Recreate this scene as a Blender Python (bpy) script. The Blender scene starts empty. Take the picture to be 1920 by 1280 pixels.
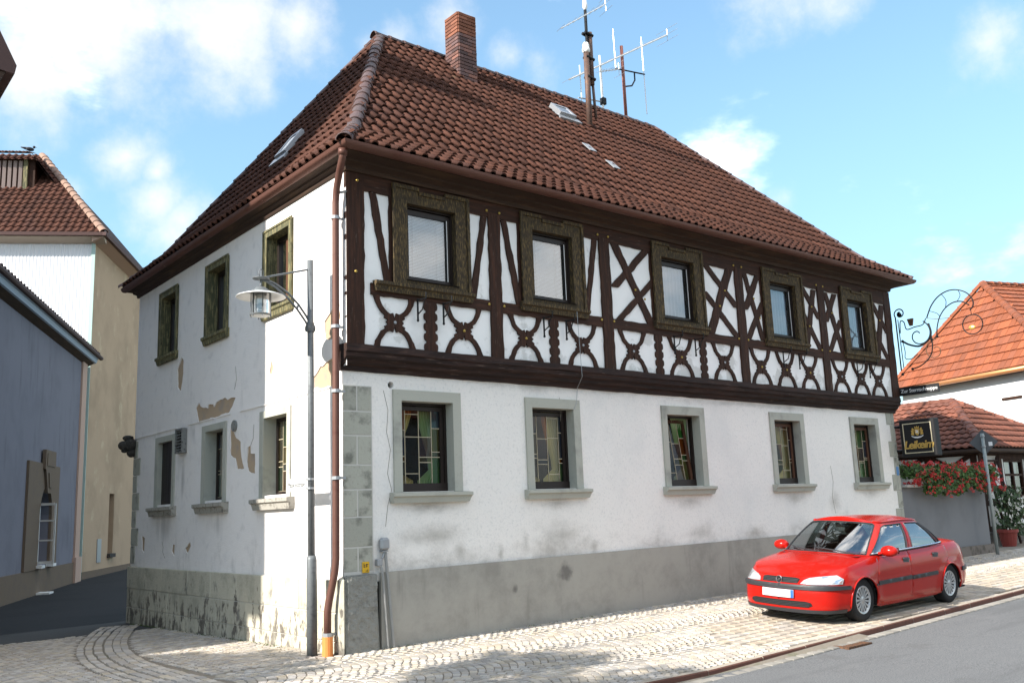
import bpy, bmesh, math, random
import numpy as np
from mathutils import Vector, Matrix
from mathutils.geometry import delaunay_2d_cdt, intersect_point_line
random.seed(11)
rng = np.random.default_rng(5)
SC = bpy.context.scene
COL = SC.collection
R = math.radians

# ------------------------------------------------------------------ camera, sky, sun, exposure
CAM = Vector((-5.537, -10.077, 1.58))
RT = Vector((0.776638, -0.628761, -0.038639)); UP = Vector((-0.083823, -0.163939, 0.982903)); FW = Vector((0.624345, 0.760121, 0.180026))
cam = bpy.data.cameras.new('camera')
cam.lens = 32.493; cam.sensor_width = 36; cam.clip_start = .05; cam.clip_end = 4000
camo = bpy.data.objects.new('camera', cam); COL.objects.link(camo)
camo.matrix_world = Matrix(((RT.x, UP.x, -FW.x, CAM.x), (RT.y, UP.y, -FW.y, CAM.y), (RT.z, UP.z, -FW.z, CAM.z), (0, 0, 0, 1)))
SC.camera = camo
SUN_EL, SUN_AZ = 31.0, 2.1            # elevation; degrees the sun stands behind the street front (towards +Y) of due -X
SUN_POWER, SKY_POWER, EXPOSURE = 4.2, .068, 1.31
to_sun = Vector((-math.cos(R(SUN_EL)) * math.cos(R(SUN_AZ)), math.cos(R(SUN_EL)) * math.sin(R(SUN_AZ)), math.sin(R(SUN_EL))))
sun = bpy.data.lights.new('sun', 'SUN'); sun.energy = SUN_POWER; sun.angle = R(.53); sun.color = (1, .955, .88)
suno = bpy.data.objects.new('sun', sun); COL.objects.link(suno)
suno.rotation_euler = to_sun.to_track_quat('Z', 'Y').to_euler(); suno.location = (-20, 0, 30)
SC.view_settings.view_transform = 'Standard'; SC.view_settings.look = 'None'
SC.view_settings.exposure = EXPOSURE; SC.view_settings.gamma = 1; SC.view_settings.use_curve_mapping = False
try:
    SC.cycles.max_bounces = 10; SC.cycles.transparent_max_bounces = 16; SC.cycles.caustics_reflective = False; SC.cycles.caustics_refractive = False
    SC.cycles.use_denoising = True
except Exception:
    pass

def lnk(nt, a, b): nt.links.new(a, b)
def nd(nt, t, **kw):
    n = nt.nodes.new(t)
    for k, v in kw.items():
        if k.startswith('i_'):
            key = k[2:]
            key = int(key) if key.isdigit() else key.replace('_', ' ')
            n.inputs[key].default_value = v
        else:
            setattr(n, k, v)
    return n
def mth(nt, op, a, b=None, c=None, clamp=False):
    n = nt.nodes.new('ShaderNodeMath'); n.operation = op; n.use_clamp = clamp
    for i, v in enumerate((a, b, c)):
        if v is None: continue
        if isinstance(v, (int, float)): n.inputs[i].default_value = v
        else: nt.links.new(v, n.inputs[i])
    return n.outputs[0]
def mixc(nt, fac, a, b, mode='MIX'):
    n = nt.nodes.new('ShaderNodeMix'); n.data_type = 'RGBA'; n.blend_type = mode
    for s, v in ((n.inputs[0], fac), (n.inputs[6], a), (n.inputs[7], b)):
        if isinstance(v, (int, float)): s.default_value = v
        elif isinstance(v, tuple): s.default_value = (*v[:3], 1)
        else: nt.links.new(v, s)
    return n.outputs[2]
def rampf(nt, v, lo, hi, smooth=True):
    n = nt.nodes.new('ShaderNodeMapRange'); n.interpolation_type = 'SMOOTHSTEP' if smooth else 'LINEAR'; n.clamp = True
    nt.links.new(v, n.inputs[0]); n.inputs[1].default_value = lo; n.inputs[2].default_value = hi
    return n.outputs[0]

world = bpy.data.worlds.new('World'); SC.world = world; world.use_nodes = True
wt = world.node_tree; wt.nodes.clear()
sky = nd(wt, 'ShaderNodeTexSky', sky_type='NISHITA', sun_disc=False, sun_elevation=R(SUN_EL), sun_rotation=R(270 + SUN_AZ), altitude=250, air_density=1.25, dust_density=.35, ozone_density=3.0)
tc = nd(wt, 'ShaderNodeTexCoord')
DIR = tc.outputs['Generated']
blobs = [((.202, .866, .457), .115), ((.32, .815, .483), .085), ((.386, .788, .48), .05), ((.169, .894, .416), .075), ((.257, .899, .356), .045), ((.285, .895, .345), .028),
         ((.292, .902, .319), .05), ((.315, .90, .30), .05), ((.214, .925, .314), .03), ((.510, .703, .495), .04), ((.594, .661, .458), .04), ((.471, .743, .475), .036), ((.572, .678, .462), .03),
         ((.737, .48, .475), .055), ((.77, .431, .47), .04), ((.852, .329, .406), .05), ((.797, .521, .305), .035), ((.407, .782, .472), .045), ((.745, .565, .355), .03), ((.448, .758, .474), .03)]
warp = nd(wt, 'ShaderNodeTexNoise', i_Scale=9.0, i_Detail=8.0, i_Roughness=.62); lnk(wt, DIR, warp.inputs['Vector'])
bmask = None
for k_, (c, r) in enumerate(blobs):
    dn = nd(wt, 'ShaderNodeVectorMath', operation='DISTANCE'); lnk(wt, DIR, dn.inputs[0]); dn.inputs[1].default_value = Vector(c).normalized()
    m_ = nd(wt, 'ShaderNodeMapRange', clamp=True); lnk(wt, dn.outputs['Value'], m_.inputs[0]); m_.inputs[1].default_value = 0; m_.inputs[2].default_value = r * 1.3
    m_.inputs[3].default_value = 1 if k_ < 8 else .70; m_.inputs[4].default_value = 0
    bmask = m_.outputs[0] if bmask is None else mth(wt, 'MAXIMUM', bmask, m_.outputs[0])
fine = mth(wt, 'MULTIPLY_ADD', warp.outputs[0], 1.9, -.95)
cm = rampf(wt, mth(wt, 'ADD', bmask, fine), .18, 1.2)
cm = mth(wt, 'MULTIPLY', cm, rampf(wt, bmask, .02, .25))
big = nd(wt, 'ShaderNodeTexNoise', i_Scale=1.6, i_Detail=9.0, i_Roughness=.58); 
mp = nd(wt, 'ShaderNodeMapping'); mp.inputs['Location'].default_value = (1.30514, 10.79782, 6.12139); mp.inputs['Scale'].default_value = (1, 1, 2.2)
lnk(wt, DIR, mp.inputs[0]); lnk(wt, mp.outputs[0], big.inputs['Vector'])
thin = mth(wt, 'MULTIPLY', rampf(wt, big.outputs[0], .455, .60), .95)  # bright cloud cover, mostly out of view, added to lighten the street front
sepd = nd(wt, 'ShaderNodeSeparateXYZ'); lnk(wt, DIR, sepd.inputs[0])
hs = nd(wt, 'ShaderNodeHueSaturation', i_Saturation=1.05, i_Value=1.6); lnk(wt, sky.outputs[0], hs.inputs['Color'])
# thin summer haze: the sky pales evenly towards the horizon all round
hz = mth(wt, 'MULTIPLY_ADD', rampf(wt, sepd.outputs[2], .62, .0), .45, .22)
skyc = mixc(wt, hz, hs.outputs[0], (3.1, 5.5, 6.7))
skyc = mixc(wt, mth(wt, 'MULTIPLY', cm, .93), skyc, (7.0, 7.0, 6.95))
skyc = mixc(wt, thin, skyc, (16.5, 16.3, 16.0))
bg = nd(wt, 'ShaderNodeBackground', i_Strength=SKY_POWER); lnk(wt, skyc, bg.inputs[0])
wo = nd(wt, 'ShaderNodeOutputWorld'); lnk(wt, bg.outputs[0], wo.inputs[0])

# ------------------------------------------------------------------ materials
def mat(name, col, rough=.85, metal=0., layers=(), rnd=0., rndcol=None, bump=(), spec=.3, coat=0., emit=None, alpha=None):
    m = bpy.data.materials.new(name); m.use_nodes = True; nt = m.node_tree
    b = nt.nodes['Principled BSDF']
    b.inputs['Roughness'].default_value = rough; b.inputs['Metallic'].default_value = metal; b.inputs['Specular IOR Level'].default_value = spec
    if coat: b.inputs['Coat Weight'].default_value = coat; b.inputs['Coat Roughness'].default_value = .04
    g = nd(nt, 'ShaderNodeNewGeometry'); pos = g.outputs['Position']
    cur = None
    if rnd or rndcol:
        oi = nd(nt, 'ShaderNodeObjectInfo')
        rr = mth(nt, 'FRACT', mth(nt, 'ADD', oi.outputs['Random'], g.outputs['Random Per Island']))
        r2 = mth(nt, 'FRACT', mth(nt, 'MULTIPLY', rr, 7.31))
        cur = (*col, 1)
        if rndcol: cur = mixc(nt, mth(nt, 'MULTIPLY', mth(nt, 'POWER', r2, 1.5), .9), tuple(col), tuple(rndcol))
        hv = nd(nt, 'ShaderNodeHueSaturation')
        if isinstance(cur, tuple): hv.inputs['Color'].default_value = cur
        else: lnk(nt, cur, hv.inputs['Color'])
        lnk(nt, mth(nt, 'MULTIPLY_ADD', rr, 2 * rnd, 1 - rnd), hv.inputs['Value'])
        cur = hv.outputs[0]
    sepz = None
    def coords(s, off):
        mpn = nd(nt, 'ShaderNodeMapping'); lnk(nt, pos, mpn.inputs[0])
        mpn.inputs['Scale'].default_value = s if isinstance(s, tuple) else (s, s, s); mpn.inputs['Location'].default_value = (off * 3.7, off * 1.3, off * 5.1)
        return mpn.outputs[0]
    for i, L in enumerate(layers):
        if L.get('t', 'noise') == 'voronoi':
            n = nd(nt, 'ShaderNodeTexVoronoi', i_Scale=1.0); lnk(nt, coords(L['s'], i + 1), n.inputs['Vector']); v = n.outputs['Distance']
        else:
            n = nd(nt, 'ShaderNodeTexNoise', i_Scale=1.0, i_Detail=L.get('d', 6.0), i_Roughness=L.get('r', .6), i_Distortion=L.get('w', 0.)); lnk(nt, coords(L['s'], i + 1), n.inputs['Vector']); v = n.outputs[0]
        add = None
        for sp in L.get('spots', ()):
            vm = nd(nt, 'ShaderNodeVectorMath', operation='SUBTRACT'); lnk(nt, pos, vm.inputs[0]); vm.inputs[1].default_value = sp[:3]
            vd = nd(nt, 'ShaderNodeVectorMath', operation='DIVIDE'); lnk(nt, vm.outputs[0], vd.inputs[0]); vd.inputs[1].default_value = sp[3:6]
            vl = nd(nt, 'ShaderNodeVectorMath', operation='LENGTH'); lnk(nt, vd.outputs[0], vl.inputs[0])
            q = mth(nt, 'SUBTRACT', 1.0, vl.outputs['Value'], clamp=True)
            add = q if add is None else mth(nt, 'MAXIMUM', add, q)
        if add is not None: v = mth(nt, 'ADD', v, mth(nt, 'MULTIPLY', add, L.get('sw', .35)))
        if 'z' in L:
            if sepz is None:
                sp_ = nd(nt, 'ShaderNodeSeparateXYZ'); lnk(nt, pos, sp_.inputs[0]); sepz = sp_.outputs[2]
            zz = rampf(nt, sepz, L['z'][1], L['z'][0])
            v = mth(nt, 'ADD', v, mth(nt, 'MULTIPLY', mth(nt, 'SUBTRACT', zz, 1.0), L.get('zw', .5)))
        f = mth(nt, 'MULTIPLY', rampf(nt, v, L['lo'], L['hi']), L.get('f', 1.))
        cur = mixc(nt, f, (*col, 1) if cur is None else cur, tuple(L['c']))
    if cur is None: b.inputs['Base Color'].default_value = (*col, 1)
    else: lnk(nt, cur, b.inputs['Base Color'])
    prev = None
    for i, (s, strength, dist, *dd) in enumerate(bump):
        n = nd(nt, 'ShaderNodeTexNoise', i_Scale=1.0, i_Detail=dd[0] if dd else 4.0, i_Roughness=.6); lnk(nt, coords(s, i + 20), n.inputs['Vector'])
        bp = nd(nt, 'ShaderNodeBump', i_Strength=strength, i_Distance=dist); lnk(nt, n.outputs[0], bp.inputs['Height'])
        if prev is not None: lnk(nt, prev, bp.inputs['Normal'])
        prev = bp.outputs[0]
    if prev is not None: lnk(nt, prev, b.inputs['Normal'])
    if emit:
        b.inputs['Emission Color'].default_value = (*emit[:3], 1); b.inputs['Emission Strength'].default_value = emit[3]
    return m

def glassmat(name, tint=(.9, .95, .95), refl=.12, rough=.0, body=None, bodyf=0., wob=0., fk=1.):
    """thin pane: see-through with a mirror sheen, optionally with some body colour (dust, coloured glass)"""
    m = bpy.data.materials.new(name); m.use_nodes = True; nt = m.node_tree; nt.nodes.clear()
    tr = nd(nt, 'ShaderNodeBsdfTransparent'); tr.inputs[0].default_value = (*tint, 1)
    gl = nd(nt, 'ShaderNodeBsdfGlossy', i_Roughness=rough); gl.inputs[0].default_value = (1, 1, 1, 1)
    if wob:
        g = nd(nt, 'ShaderNodeNewGeometry'); n = nd(nt, 'ShaderNodeTexNoise', i_Scale=3.0, i_Detail=1.0); lnk(nt, g.outputs['Position'], n.inputs['Vector'])
        bp = nd(nt, 'ShaderNodeBump', i_Strength=wob, i_Distance=.02); lnk(nt, n.outputs[0], bp.inputs['Height']); lnk(nt, bp.outputs[0], gl.inputs['Normal'])
    lw = nd(nt, 'ShaderNodeFresnel', i_IOR=1.5)
    f = mth(nt, 'MULTIPLY_ADD', lw.outputs[0], fk, refl, clamp=True)
    first = tr.outputs[0]
    if body:
        df = nd(nt, 'ShaderNodeBsdfDiffuse'); df.inputs[0].default_value = (*body, 1)
        mx0 = nd(nt, 'ShaderNodeMixShader', i_0=bodyf); lnk(nt, tr.outputs[0], mx0.inputs[1]); lnk(nt, df.outputs[0], mx0.inputs[2]); first = mx0.outputs[0]
    mx = nd(nt, 'ShaderNodeMixShader'); lnk(nt, f, mx.inputs[0]); lnk(nt, first, mx.inputs[1]); lnk(nt, gl.outputs[0], mx.inputs[2])
    o = nd(nt, 'ShaderNodeOutputMaterial'); lnk(nt, mx.outputs[0], o.inputs[0])
    return m

# ------------------------------------------------------------------ geometry helpers
WM = {}
class MB:
    def __init__(s): s.v = []; s.f = []; s.m = []; s.mi = 0
    def add(s, vs, fs):
        o = len(s.v); s.v += [tuple(v) for v in vs]; s.f += [tuple(i + o for i in f) for f in fs]; s.m += [s.mi] * len(fs); return s
    def box(s, x0, x1, y0, y1, z0, z1):
        return s.add([(x0, y0, z0), (x1, y0, z0), (x1, y1, z0), (x0, y1, z0), (x0, y0, z1), (x1, y0, z1), (x1, y1, z1), (x0, y1, z1)],
                     [(0, 3, 2, 1), (4, 5, 6, 7), (0, 1, 5, 4), (1, 2, 6, 5), (2, 3, 7, 6), (3, 0, 4, 7)])
    def bbox(s, x0, x1, y0, y1, z0, z1, b=.01):
        """box with chamfered edges"""
        vs = []
        for x, sx in ((x0, 1), (x1, -1)):
            for y, sy in ((y0, 1), (y1, -1)):
                for z, sz in ((z0, 1), (z1, -1)):
                    vs += [(x, y + sy * b, z + sz * b), (x + sx * b, y, z + sz * b), (x + sx * b, y + sy * b, z)]
        bm = bmesh.new(); bv = [bm.verts.new(v) for v in vs]; r = bmesh.ops.convex_hull(bm, input=bv)
        bmesh.ops.dissolve_limit(bm, angle_limit=.01, verts=bm.verts, edges=bm.edges)
        bm.verts.index_update(); s.add([v.co[:] for v in bm.verts], [tuple(v.index for v in f.verts) for f in bm.faces]); bm.free(); return s
    def prism(s, pts, off):
        """front polygon pts, extruded by off (away from the viewer)"""
        n = len(pts); off = Vector(off); p2 = [Vector(p) + off for p in pts]
        a = Vector((0, 0, 0)); P = [Vector(p) for p in pts]
        for i in range(n): a += P[i].cross(P[(i + 1) % n])
        fr = tuple(range(n)); bk = tuple(range(2 * n - 1, n - 1, -1)); sd = [(i, i + n, (i + 1) % n + n, (i + 1) % n) for i in range(n)]
        if a.dot(off) > 0: fr = fr[::-1]; bk = bk[::-1]; sd = [f[::-1] for f in sd]
        return s.add(list(P) + p2, [fr, bk] + sd)
    def tube(s, pts, r, n=8, cap=True):
        P = [Vector(p) for p in pts]; rings = []; up = None
        for i, p in enumerate(P):
            t = (P[min(i + 1, len(P) - 1)] - P[max(i - 1, 0)]).normalized()
            if up is None:
                up = Vector((0, 0, 1)) if abs(t.z) < .9 else Vector((1, 0, 0))
            a = t.cross(up).normalized(); up = a.cross(t).normalized()
            rr = r[i] if isinstance(r, (list, tuple)) else r
            rings.append([p + (a * math.cos(2 * math.pi * k / n) + up * math.sin(2 * math.pi * k / n)) * rr for k in range(n)])
        vs = [v for q in rings for v in q]; fs = []
        for i in range(len(P) - 1):
            for k in range(n): fs.append((i * n + k, i * n + (k + 1) % n, (i + 1) * n + (k + 1) % n, (i + 1) * n + k))
        if cap: fs += [tuple(range(n))[::-1], tuple(range((len(P) - 1) * n, len(P) * n))]
        return s.add(vs, fs)
    def lathe(s, prof, c=(0, 0, 0), n=20, ax='z'):
        vs = []; fs = []; c = Vector(c)
        for r, h in prof:
            for k in range(n):
                a = 2 * math.pi * k / n
                v = {'z': (r * math.cos(a), r * math.sin(a), h), 'y': (r * math.cos(a), h, r * math.sin(a)), 'x': (h, r * math.cos(a), r * math.sin(a))}[ax]
                vs.append(c + Vector(v))
        for i in range(len(prof) - 1):
            for k in range(n): fs.append((i * n + k, i * n + (k + 1) % n, (i + 1) * n + (k + 1) % n, (i + 1) * n + k))
        return s.add(vs, fs)
    def ball(s, c, r, n=8, m=6, sq=(1, 1, 1)):
        pr = []; c = Vector(c); vs = []; fs = []
        for i in range(m + 1):
            a = math.pi * i / m
            for k in range(n):
                b = 2 * math.pi * k / n; vs.append((c.x + r * sq[0] * math.sin(a) * math.cos(b), c.y + r * sq[1] * math.sin(a) * math.sin(b), c.z + r * sq[2] * math.cos(a)))
        for i in range(m):
            for k in range(n): fs.append((i * n + k, (i + 1) * n + k, (i + 1) * n + (k + 1) % n, i * n + (k + 1) % n))
        return s.add(vs, fs)
    def mesh(s, name, mats, smooth=False):
        me = bpy.data.meshes.new(name); me.from_pydata(s.v, [], s.f)
        for m in (mats if isinstance(mats, (list, tuple)) else [mats]): me.materials.append(m)
        if any(s.m): me.polygons.foreach_set('material_index', s.m)
        if smooth: me.polygons.foreach_set('use_smooth', [True] * len(me.polygons))
        me.update(); return me
    def build(s, name, mats, parent=None, smooth=False, mw=None):
        return place(name, s.mesh(name, mats, smooth), parent, mw)
def place(name, me, parent=None, mw=None):
    o = bpy.data.objects.new(name, me); COL.objects.link(o)
    mw = mw or Matrix()
    if parent is not None:
        o.parent = parent; o.matrix_parent_inverse = WM[parent.name].inverted()
    o.matrix_basis = mw; WM[o.name] = mw.copy()
    return o
def tag(o, label=None, cat=None, group=None, kind=None):
    for k, v in (('label', label), ('category', cat), ('group', group), ('kind', kind)):
        if v: o[k] = v
    return o
def thing(name, label, cat, loc=(0, 0, 0), group=None):
    o = bpy.data.objects.new(name, None); COL.objects.link(o); o.location = loc; o.empty_display_size = .2
    WM[o.name] = Matrix.Translation(loc); return tag(o, label, cat, group)
def smooth_by_angle(o, deg=40):
    me = o.data; me.polygons.foreach_set('use_smooth', [True] * len(me.polygons))
    bm = bmesh.new(); bm.from_mesh(me)
    for e in bm.edges:
        if len(e.link_faces) == 2 and e.calc_face_angle(0) > R(deg): e.smooth = False
    bm.to_mesh(me); bm.free(); return o

def inpoly(p, poly):
    x, y = p; c = False; n = len(poly); j = n - 1
    for i in range(n):
        xi, yi = poly[i]; xj, yj = poly[j]
        if (yi > y) != (yj > y) and x < (xj - xi) * (y - yi) / (yj - yi) + xi: c = not c
        j = i
    return c
def cdt(outer, holes=(), grid=None):
    """triangles of a polygon with holes (2-D); grid = (dx, dy) adds interior points"""
    vs = [Vector(p) for p in outer]; es = [(i, (i + 1) % len(outer)) for i in range(len(outer))]
    for h in holes:
        o = len(vs); vs += [Vector(p) for p in h]; es += [(o + i, o + (i + 1) % len(h)) for i in range(len(h))]
    if grid:
        xs = [p[0] for p in outer]; ys = [p[1] for p in outer]
        for a in np.arange(min(xs) + grid[0] / 2, max(xs), grid[0]):
            for b in np.arange(min(ys) + grid[1] / 2, max(ys), grid[1]):
                if inpoly((a, b), outer) and not any(inpoly((a, b), h) for h in holes): vs.append(Vector((a, b)))
    r = delaunay_2d_cdt(vs, es, [], 0, 1e-5)
    V, Fs = r[0], r[2]; out = []
    for f in Fs:
        cx = sum(V[i].x for i in f) / len(f); cy = sum(V[i].y for i in f) / len(f)
        if inpoly((cx, cy), outer) and not any(inpoly((cx, cy), h) for h in holes): out.append(tuple(f))
    return [(v.x, v.y) for v in V], out
def wall_sheet(mb, outer, holes, P, depth, depths=None, grid=None):
    """flat wall with openings. P(a, b, d) gives the 3-D point d behind the face; every hole gets reveals"""
    V, Fs = cdt(outer, holes, grid)
    mb.add([P(a, b, 0) for a, b in V], Fs)
    for k, h in enumerate(holes):
        dd = depths[k] if depths else depth; n = len(h)
        mb.add([P(a, b, 0) for a, b in h] + [P(a, b, dd) for a, b in h], [(i, (i + 1) % n, (i + 1) % n + n, i + n) for i in range(n)])
    return mb
def rectp(x0, x1, z0, z1): return [(x0, z0), (x1, z0), (x1, z1), (x0, z1)]
def merge_instances(name, me, mats_w, material, parent, kind='stuff'):
    """many copies of one mesh joined into a single object"""
    n = len(me.vertices); co = np.empty(n * 3); me.vertices.foreach_get('co', co); co = co.reshape(-1, 3)
    fs = [tuple(p.vertices) for p in me.polygons]; M4 = np.array([[list(r) for r in m] for m in mats_w])
    allv = np.einsum('kij,nj->kni', M4[:, :3, :3], co) + M4[:, None, :3, 3]
    allv = allv.reshape(-1, 3)
    faces = []
    for k in range(len(mats_w)):
        o = k * n; faces += [tuple(i + o for i in f) for f in fs]
    m2 = bpy.data.meshes.new(name); m2.from_pydata(allv.tolist(), [], faces); m2.materials.append(material)
    m2.polygons.foreach_set('use_smooth', [me.polygons[0].use_smooth] * len(m2.polygons)); m2.update()
    o = place(name, m2, parent); o['kind'] = kind
    return o
def emit_pieces(part, stuffname, me, mats_w, material, parent, limit=300):
    """the pieces that show largest become parts, the rest one joined part"""
    def size(m):
        q = m.translation - CAM; c = q.dot(FW)
        if c < .2: return -1
        x = q.dot(RT) / c; y = q.dot(UP) / c
        return (1 / c) if abs(x) < .56 and abs(y) < .38 else -1 / c
    ms = sorted(mats_w, key=size, reverse=True)
    for m in ms[:limit]: place(part, me, parent, m)
    if len(ms) > limit: merge_instances(stuffname, me, ms[limit:], material, parent)
def frame_m(o, u, v, w=None):
    u = Vector(u).normalized(); v = Vector(v).normalized(); w = w or u.cross(v).normalized()
    return Matrix(((u.x, v.x, w.x, o[0]), (u.y, v.y, w.y, o[1]), (u.z, v.z, w.z, o[2]), (0, 0, 0, 1)))
def text_mesh(txt, size, extrude, material, shear=0., spacing=1., bold=0.):
    cu = bpy.data.curves.new('lettering', 'FONT'); cu.body = txt; cu.size = size; cu.extrude = extrude; cu.shear = shear; cu.space_character = spacing; cu.offset = bold
    cu.align_x = 'CENTER'; cu.align_y = 'CENTER'; cu.resolution_u = 3
    t = bpy.data.objects.new('lettering', cu); COL.objects.link(t)
    dg = bpy.context.evaluated_depsgraph_get(); me = bpy.data.meshes.new_from_object(t.evaluated_get(dg))
    bpy.data.objects.remove(t); bpy.data.curves.remove(cu)
    me.materials.clear(); me.materials.append(material); me.name = 'lettering'
    return me
def g(x, y):
    """height of the ground: the street climbs gently along the front, the lane falls away behind the corner"""
    a = -min(y, 0); k = min(1, max(0, (x + 1.5) / 4)); s = .012 + .040 * k
    return .012 * max(-12, min(x, 45)) - .019 * max(0, min(y, 13)) - s * min(a, 3.6) - .004 * max(0, min(a - 3.6, 10))

# ------------------------------------------------------------------ materials used by the place
M = {}
M['cobble'] = mat('granite_sett', (.40, .365, .33), .8, rnd=.22, rndcol=(.43, .36, .27), layers=[dict(s=38., c=(.17, .15, .13), lo=.56, hi=.78, f=.5), dict(s=.9, c=(.25, .225, .2), lo=.5, hi=.8, f=.45)], bump=[(60., .5, .006)])
M['joint'] = mat('joint_sand', (.20, .17, .135), .95, layers=[dict(s=3., c=(.09, .105, .045), lo=.52, hi=.72, f=.5), dict(s=40., c=(.25, .2, .15), lo=.5, hi=.7, f=.6)], bump=[(50., .6, .01)])
M['paver'] = mat('tan_paver', (.42, .345, .26), .85, rnd=.18, rndcol=(.38, .34, .3), layers=[dict(s=30., c=(.2, .16, .12), lo=.55, hi=.8, f=.45)], bump=[(50., .4, .004)])
M['asphalt'] = mat('asphalt', (.15, .15, .15), .9, layers=[dict(s=70., c=(.07, .07, .07), lo=.46, hi=.60, f=.75, d=3.), dict(s=120., c=(.26, .26, .25), lo=.6, hi=.7, f=.6, d=2.), dict(s=(.25, 2.2, 1.), c=(.09, .09, .09), lo=.48, hi=.72, f=.6), dict(s=(1.4, 1.4, 1.), c=(.10, .097, .094), lo=.58, hi=.66, f=.45, d=9.), dict(s=1.2, c=(.19, .185, .18), lo=.55, hi=.8, f=.4)], bump=[(140., .5, .006, 2.)])
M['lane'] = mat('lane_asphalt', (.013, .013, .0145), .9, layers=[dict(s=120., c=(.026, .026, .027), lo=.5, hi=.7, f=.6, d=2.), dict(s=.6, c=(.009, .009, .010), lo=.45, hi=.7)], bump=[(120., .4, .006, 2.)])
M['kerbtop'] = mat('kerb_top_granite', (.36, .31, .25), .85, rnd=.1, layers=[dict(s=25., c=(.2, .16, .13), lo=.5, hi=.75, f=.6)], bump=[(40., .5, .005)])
M['kerb'] = mat('kerb_granite_shaded', (.13, .055, .038), .85, rnd=.12, layers=[dict(s=25., c=(.07, .035, .025), lo=.5, hi=.75, f=.6)], bump=[(40., .5, .005)])  # road face of the kerb: rust tone plus shade put into the colour
M['earth'] = mat('ground_earth', (.16, .14, .11), .95, layers=[dict(s=.4, c=(.09, .11, .05), lo=.45, hi=.6)])
M['rust'] = mat('rusty_iron', (.15, .075, .04), .8, .3, layers=[dict(s=40., c=(.05, .035, .03), lo=.45, hi=.65)])
M['white'] = mat('white_paint', (.72, .72, .70), .6)
M['black'] = mat('black_iron', (.012, .012, .013), .5, .5)
M['dark'] = mat('dark_inside', (.012, .011, .011), .9)

# ------------------------------------------------------------------ the ground
def sheet(name, xs, ys, zf, m):
    mb = MB(); vs = [(x, y, zf(x, y)) for x in xs for y in ys]; n = len(ys)
    fs = [(i * n + j, (i + 1) * n + j, (i + 1) * n + j + 1, i * n + j + 1) for i in range(len(xs) - 1) for j in range(n - 1)]
    mb.add(vs, fs); o = mb.build(name, m); tag(o, kind='structure'); return o
def kerb_y(x): return -3.50 + .042 * (x - 1.5)
far = [-1500, -300, -100, -40, -20, -14, -12, -8, -4, -1.5, 0, 2.5, 6, 12, 25, 45, 60, 100, 300, 1500]; fary = [-1500, -300, -100, -40, -20, -13.6, -9, -6, -4.6, -3.6, -1.8, 0, 4, 8, 13, 25, 45, 60, 100, 300, 1500]
sheet('ground', far, fary, lambda x, y: g(x, y) - .20, M['earth'])
rx = list(np.arange(-14, 46, 2.)) + [60, 90]; ry = [0, -.19, -.25, -.6, -1.5, -3., -5., -6.4]
mb = MB(); n = len(ry); vs = [(x, kerb_y(x) + r - .02, g(x, kerb_y(x) + r) - .052 - .004 * (r < -.2)) for x in rx for r in ry]
mb.add(vs, [(i * n + j, (i + 1) * n + j, (i + 1) * n + j + 1, i * n + j + 1)[::-1] for i in range(len(rx) - 1) for j in range(n - 1)])
road = mb.build('road', M['asphalt']); tag(road, kind='structure')
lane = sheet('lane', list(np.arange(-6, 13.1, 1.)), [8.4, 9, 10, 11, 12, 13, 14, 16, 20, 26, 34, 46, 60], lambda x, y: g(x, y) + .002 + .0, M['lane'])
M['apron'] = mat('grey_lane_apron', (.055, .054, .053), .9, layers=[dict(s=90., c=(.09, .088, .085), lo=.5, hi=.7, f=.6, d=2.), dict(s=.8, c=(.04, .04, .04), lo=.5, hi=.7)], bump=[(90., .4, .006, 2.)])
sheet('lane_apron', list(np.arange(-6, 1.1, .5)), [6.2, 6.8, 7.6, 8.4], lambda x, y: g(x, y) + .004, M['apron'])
pav = sheet('pavement', list(np.arange(-9, 24.1, .5)), list(np.arange(-5.8, 6.51, .5)) , lambda x, y: g(x, y) - (.0 if y > kerb_y(x) + .02 else .12), M['joint'])

def sett_mesh(hx, hy, h, name, seed):
    r = random.Random(seed); b = .009; top = []
    for sx, sy in ((-1, -1), (1, -1), (1, 1), (-1, 1)):
        top.append((sx * (hx - b) + r.uniform(-.005, .005), sy * (hy - b) + r.uniform(-.005, .005), h + r.uniform(-.003, .003)))
    bot = [(sx * hx, sy * hy, -.01) for sx, sy in ((-1, -1), (1, -1), (1, 1), (-1, 1))]
    mid = [(p[0] * 1.09, p[1] * 1.09, p[2] - .008) for p in top]
    vs = top + mid + bot + [(0, 0, h + .005)]
    fs = [(i, (i + 1) % 4, 12) for i in range(4)] + [(4 + i, 4 + (i + 1) % 4, (i + 1) % 4, i) for i in range(4)] + [(8 + i, 8 + (i + 1) % 4, 4 + (i + 1) % 4, 4 + i) for i in range(4)]
    me = bpy.data.meshes.new(name); me.from_pydata(vs, [], fs); return me
def in_view(x, y, z, mx=.64, my=.47):
    q = Vector((x, y, z)) - CAM; c = q.dot(FW)
    return c > .5 and abs(q.dot(RT) / c) < mx and abs(q.dot(UP) / c) < my
edge_pts = [(-.33, 7.35), (-.62, 6.75), (-.9, 6.0), (-1.2, 5.2), (-1.45, 4.4), (-1.66, 3.6), (-1.82, 2.8), (-1.93, 2.0), (-1.98, 1.2), (-1.99, .4), (-1.97, -.5), (-1.9, -1.4)]
def edge_dist(x, y):
    if x > 0: return 9
    m = 9
    for a, b in zip(edge_pts[:-1], edge_pts[1:]):
        dx, dy = b[0] - a[0], b[1] - a[1]; t = max(0, min(1, ((x - a[0]) * dx + (y - a[1]) * dy) / (dx * dx + dy * dy)))
        m = min(m, math.hypot(x - a[0] - dx * t, y - a[1] - dy * t))
    return m
ms = []
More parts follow.
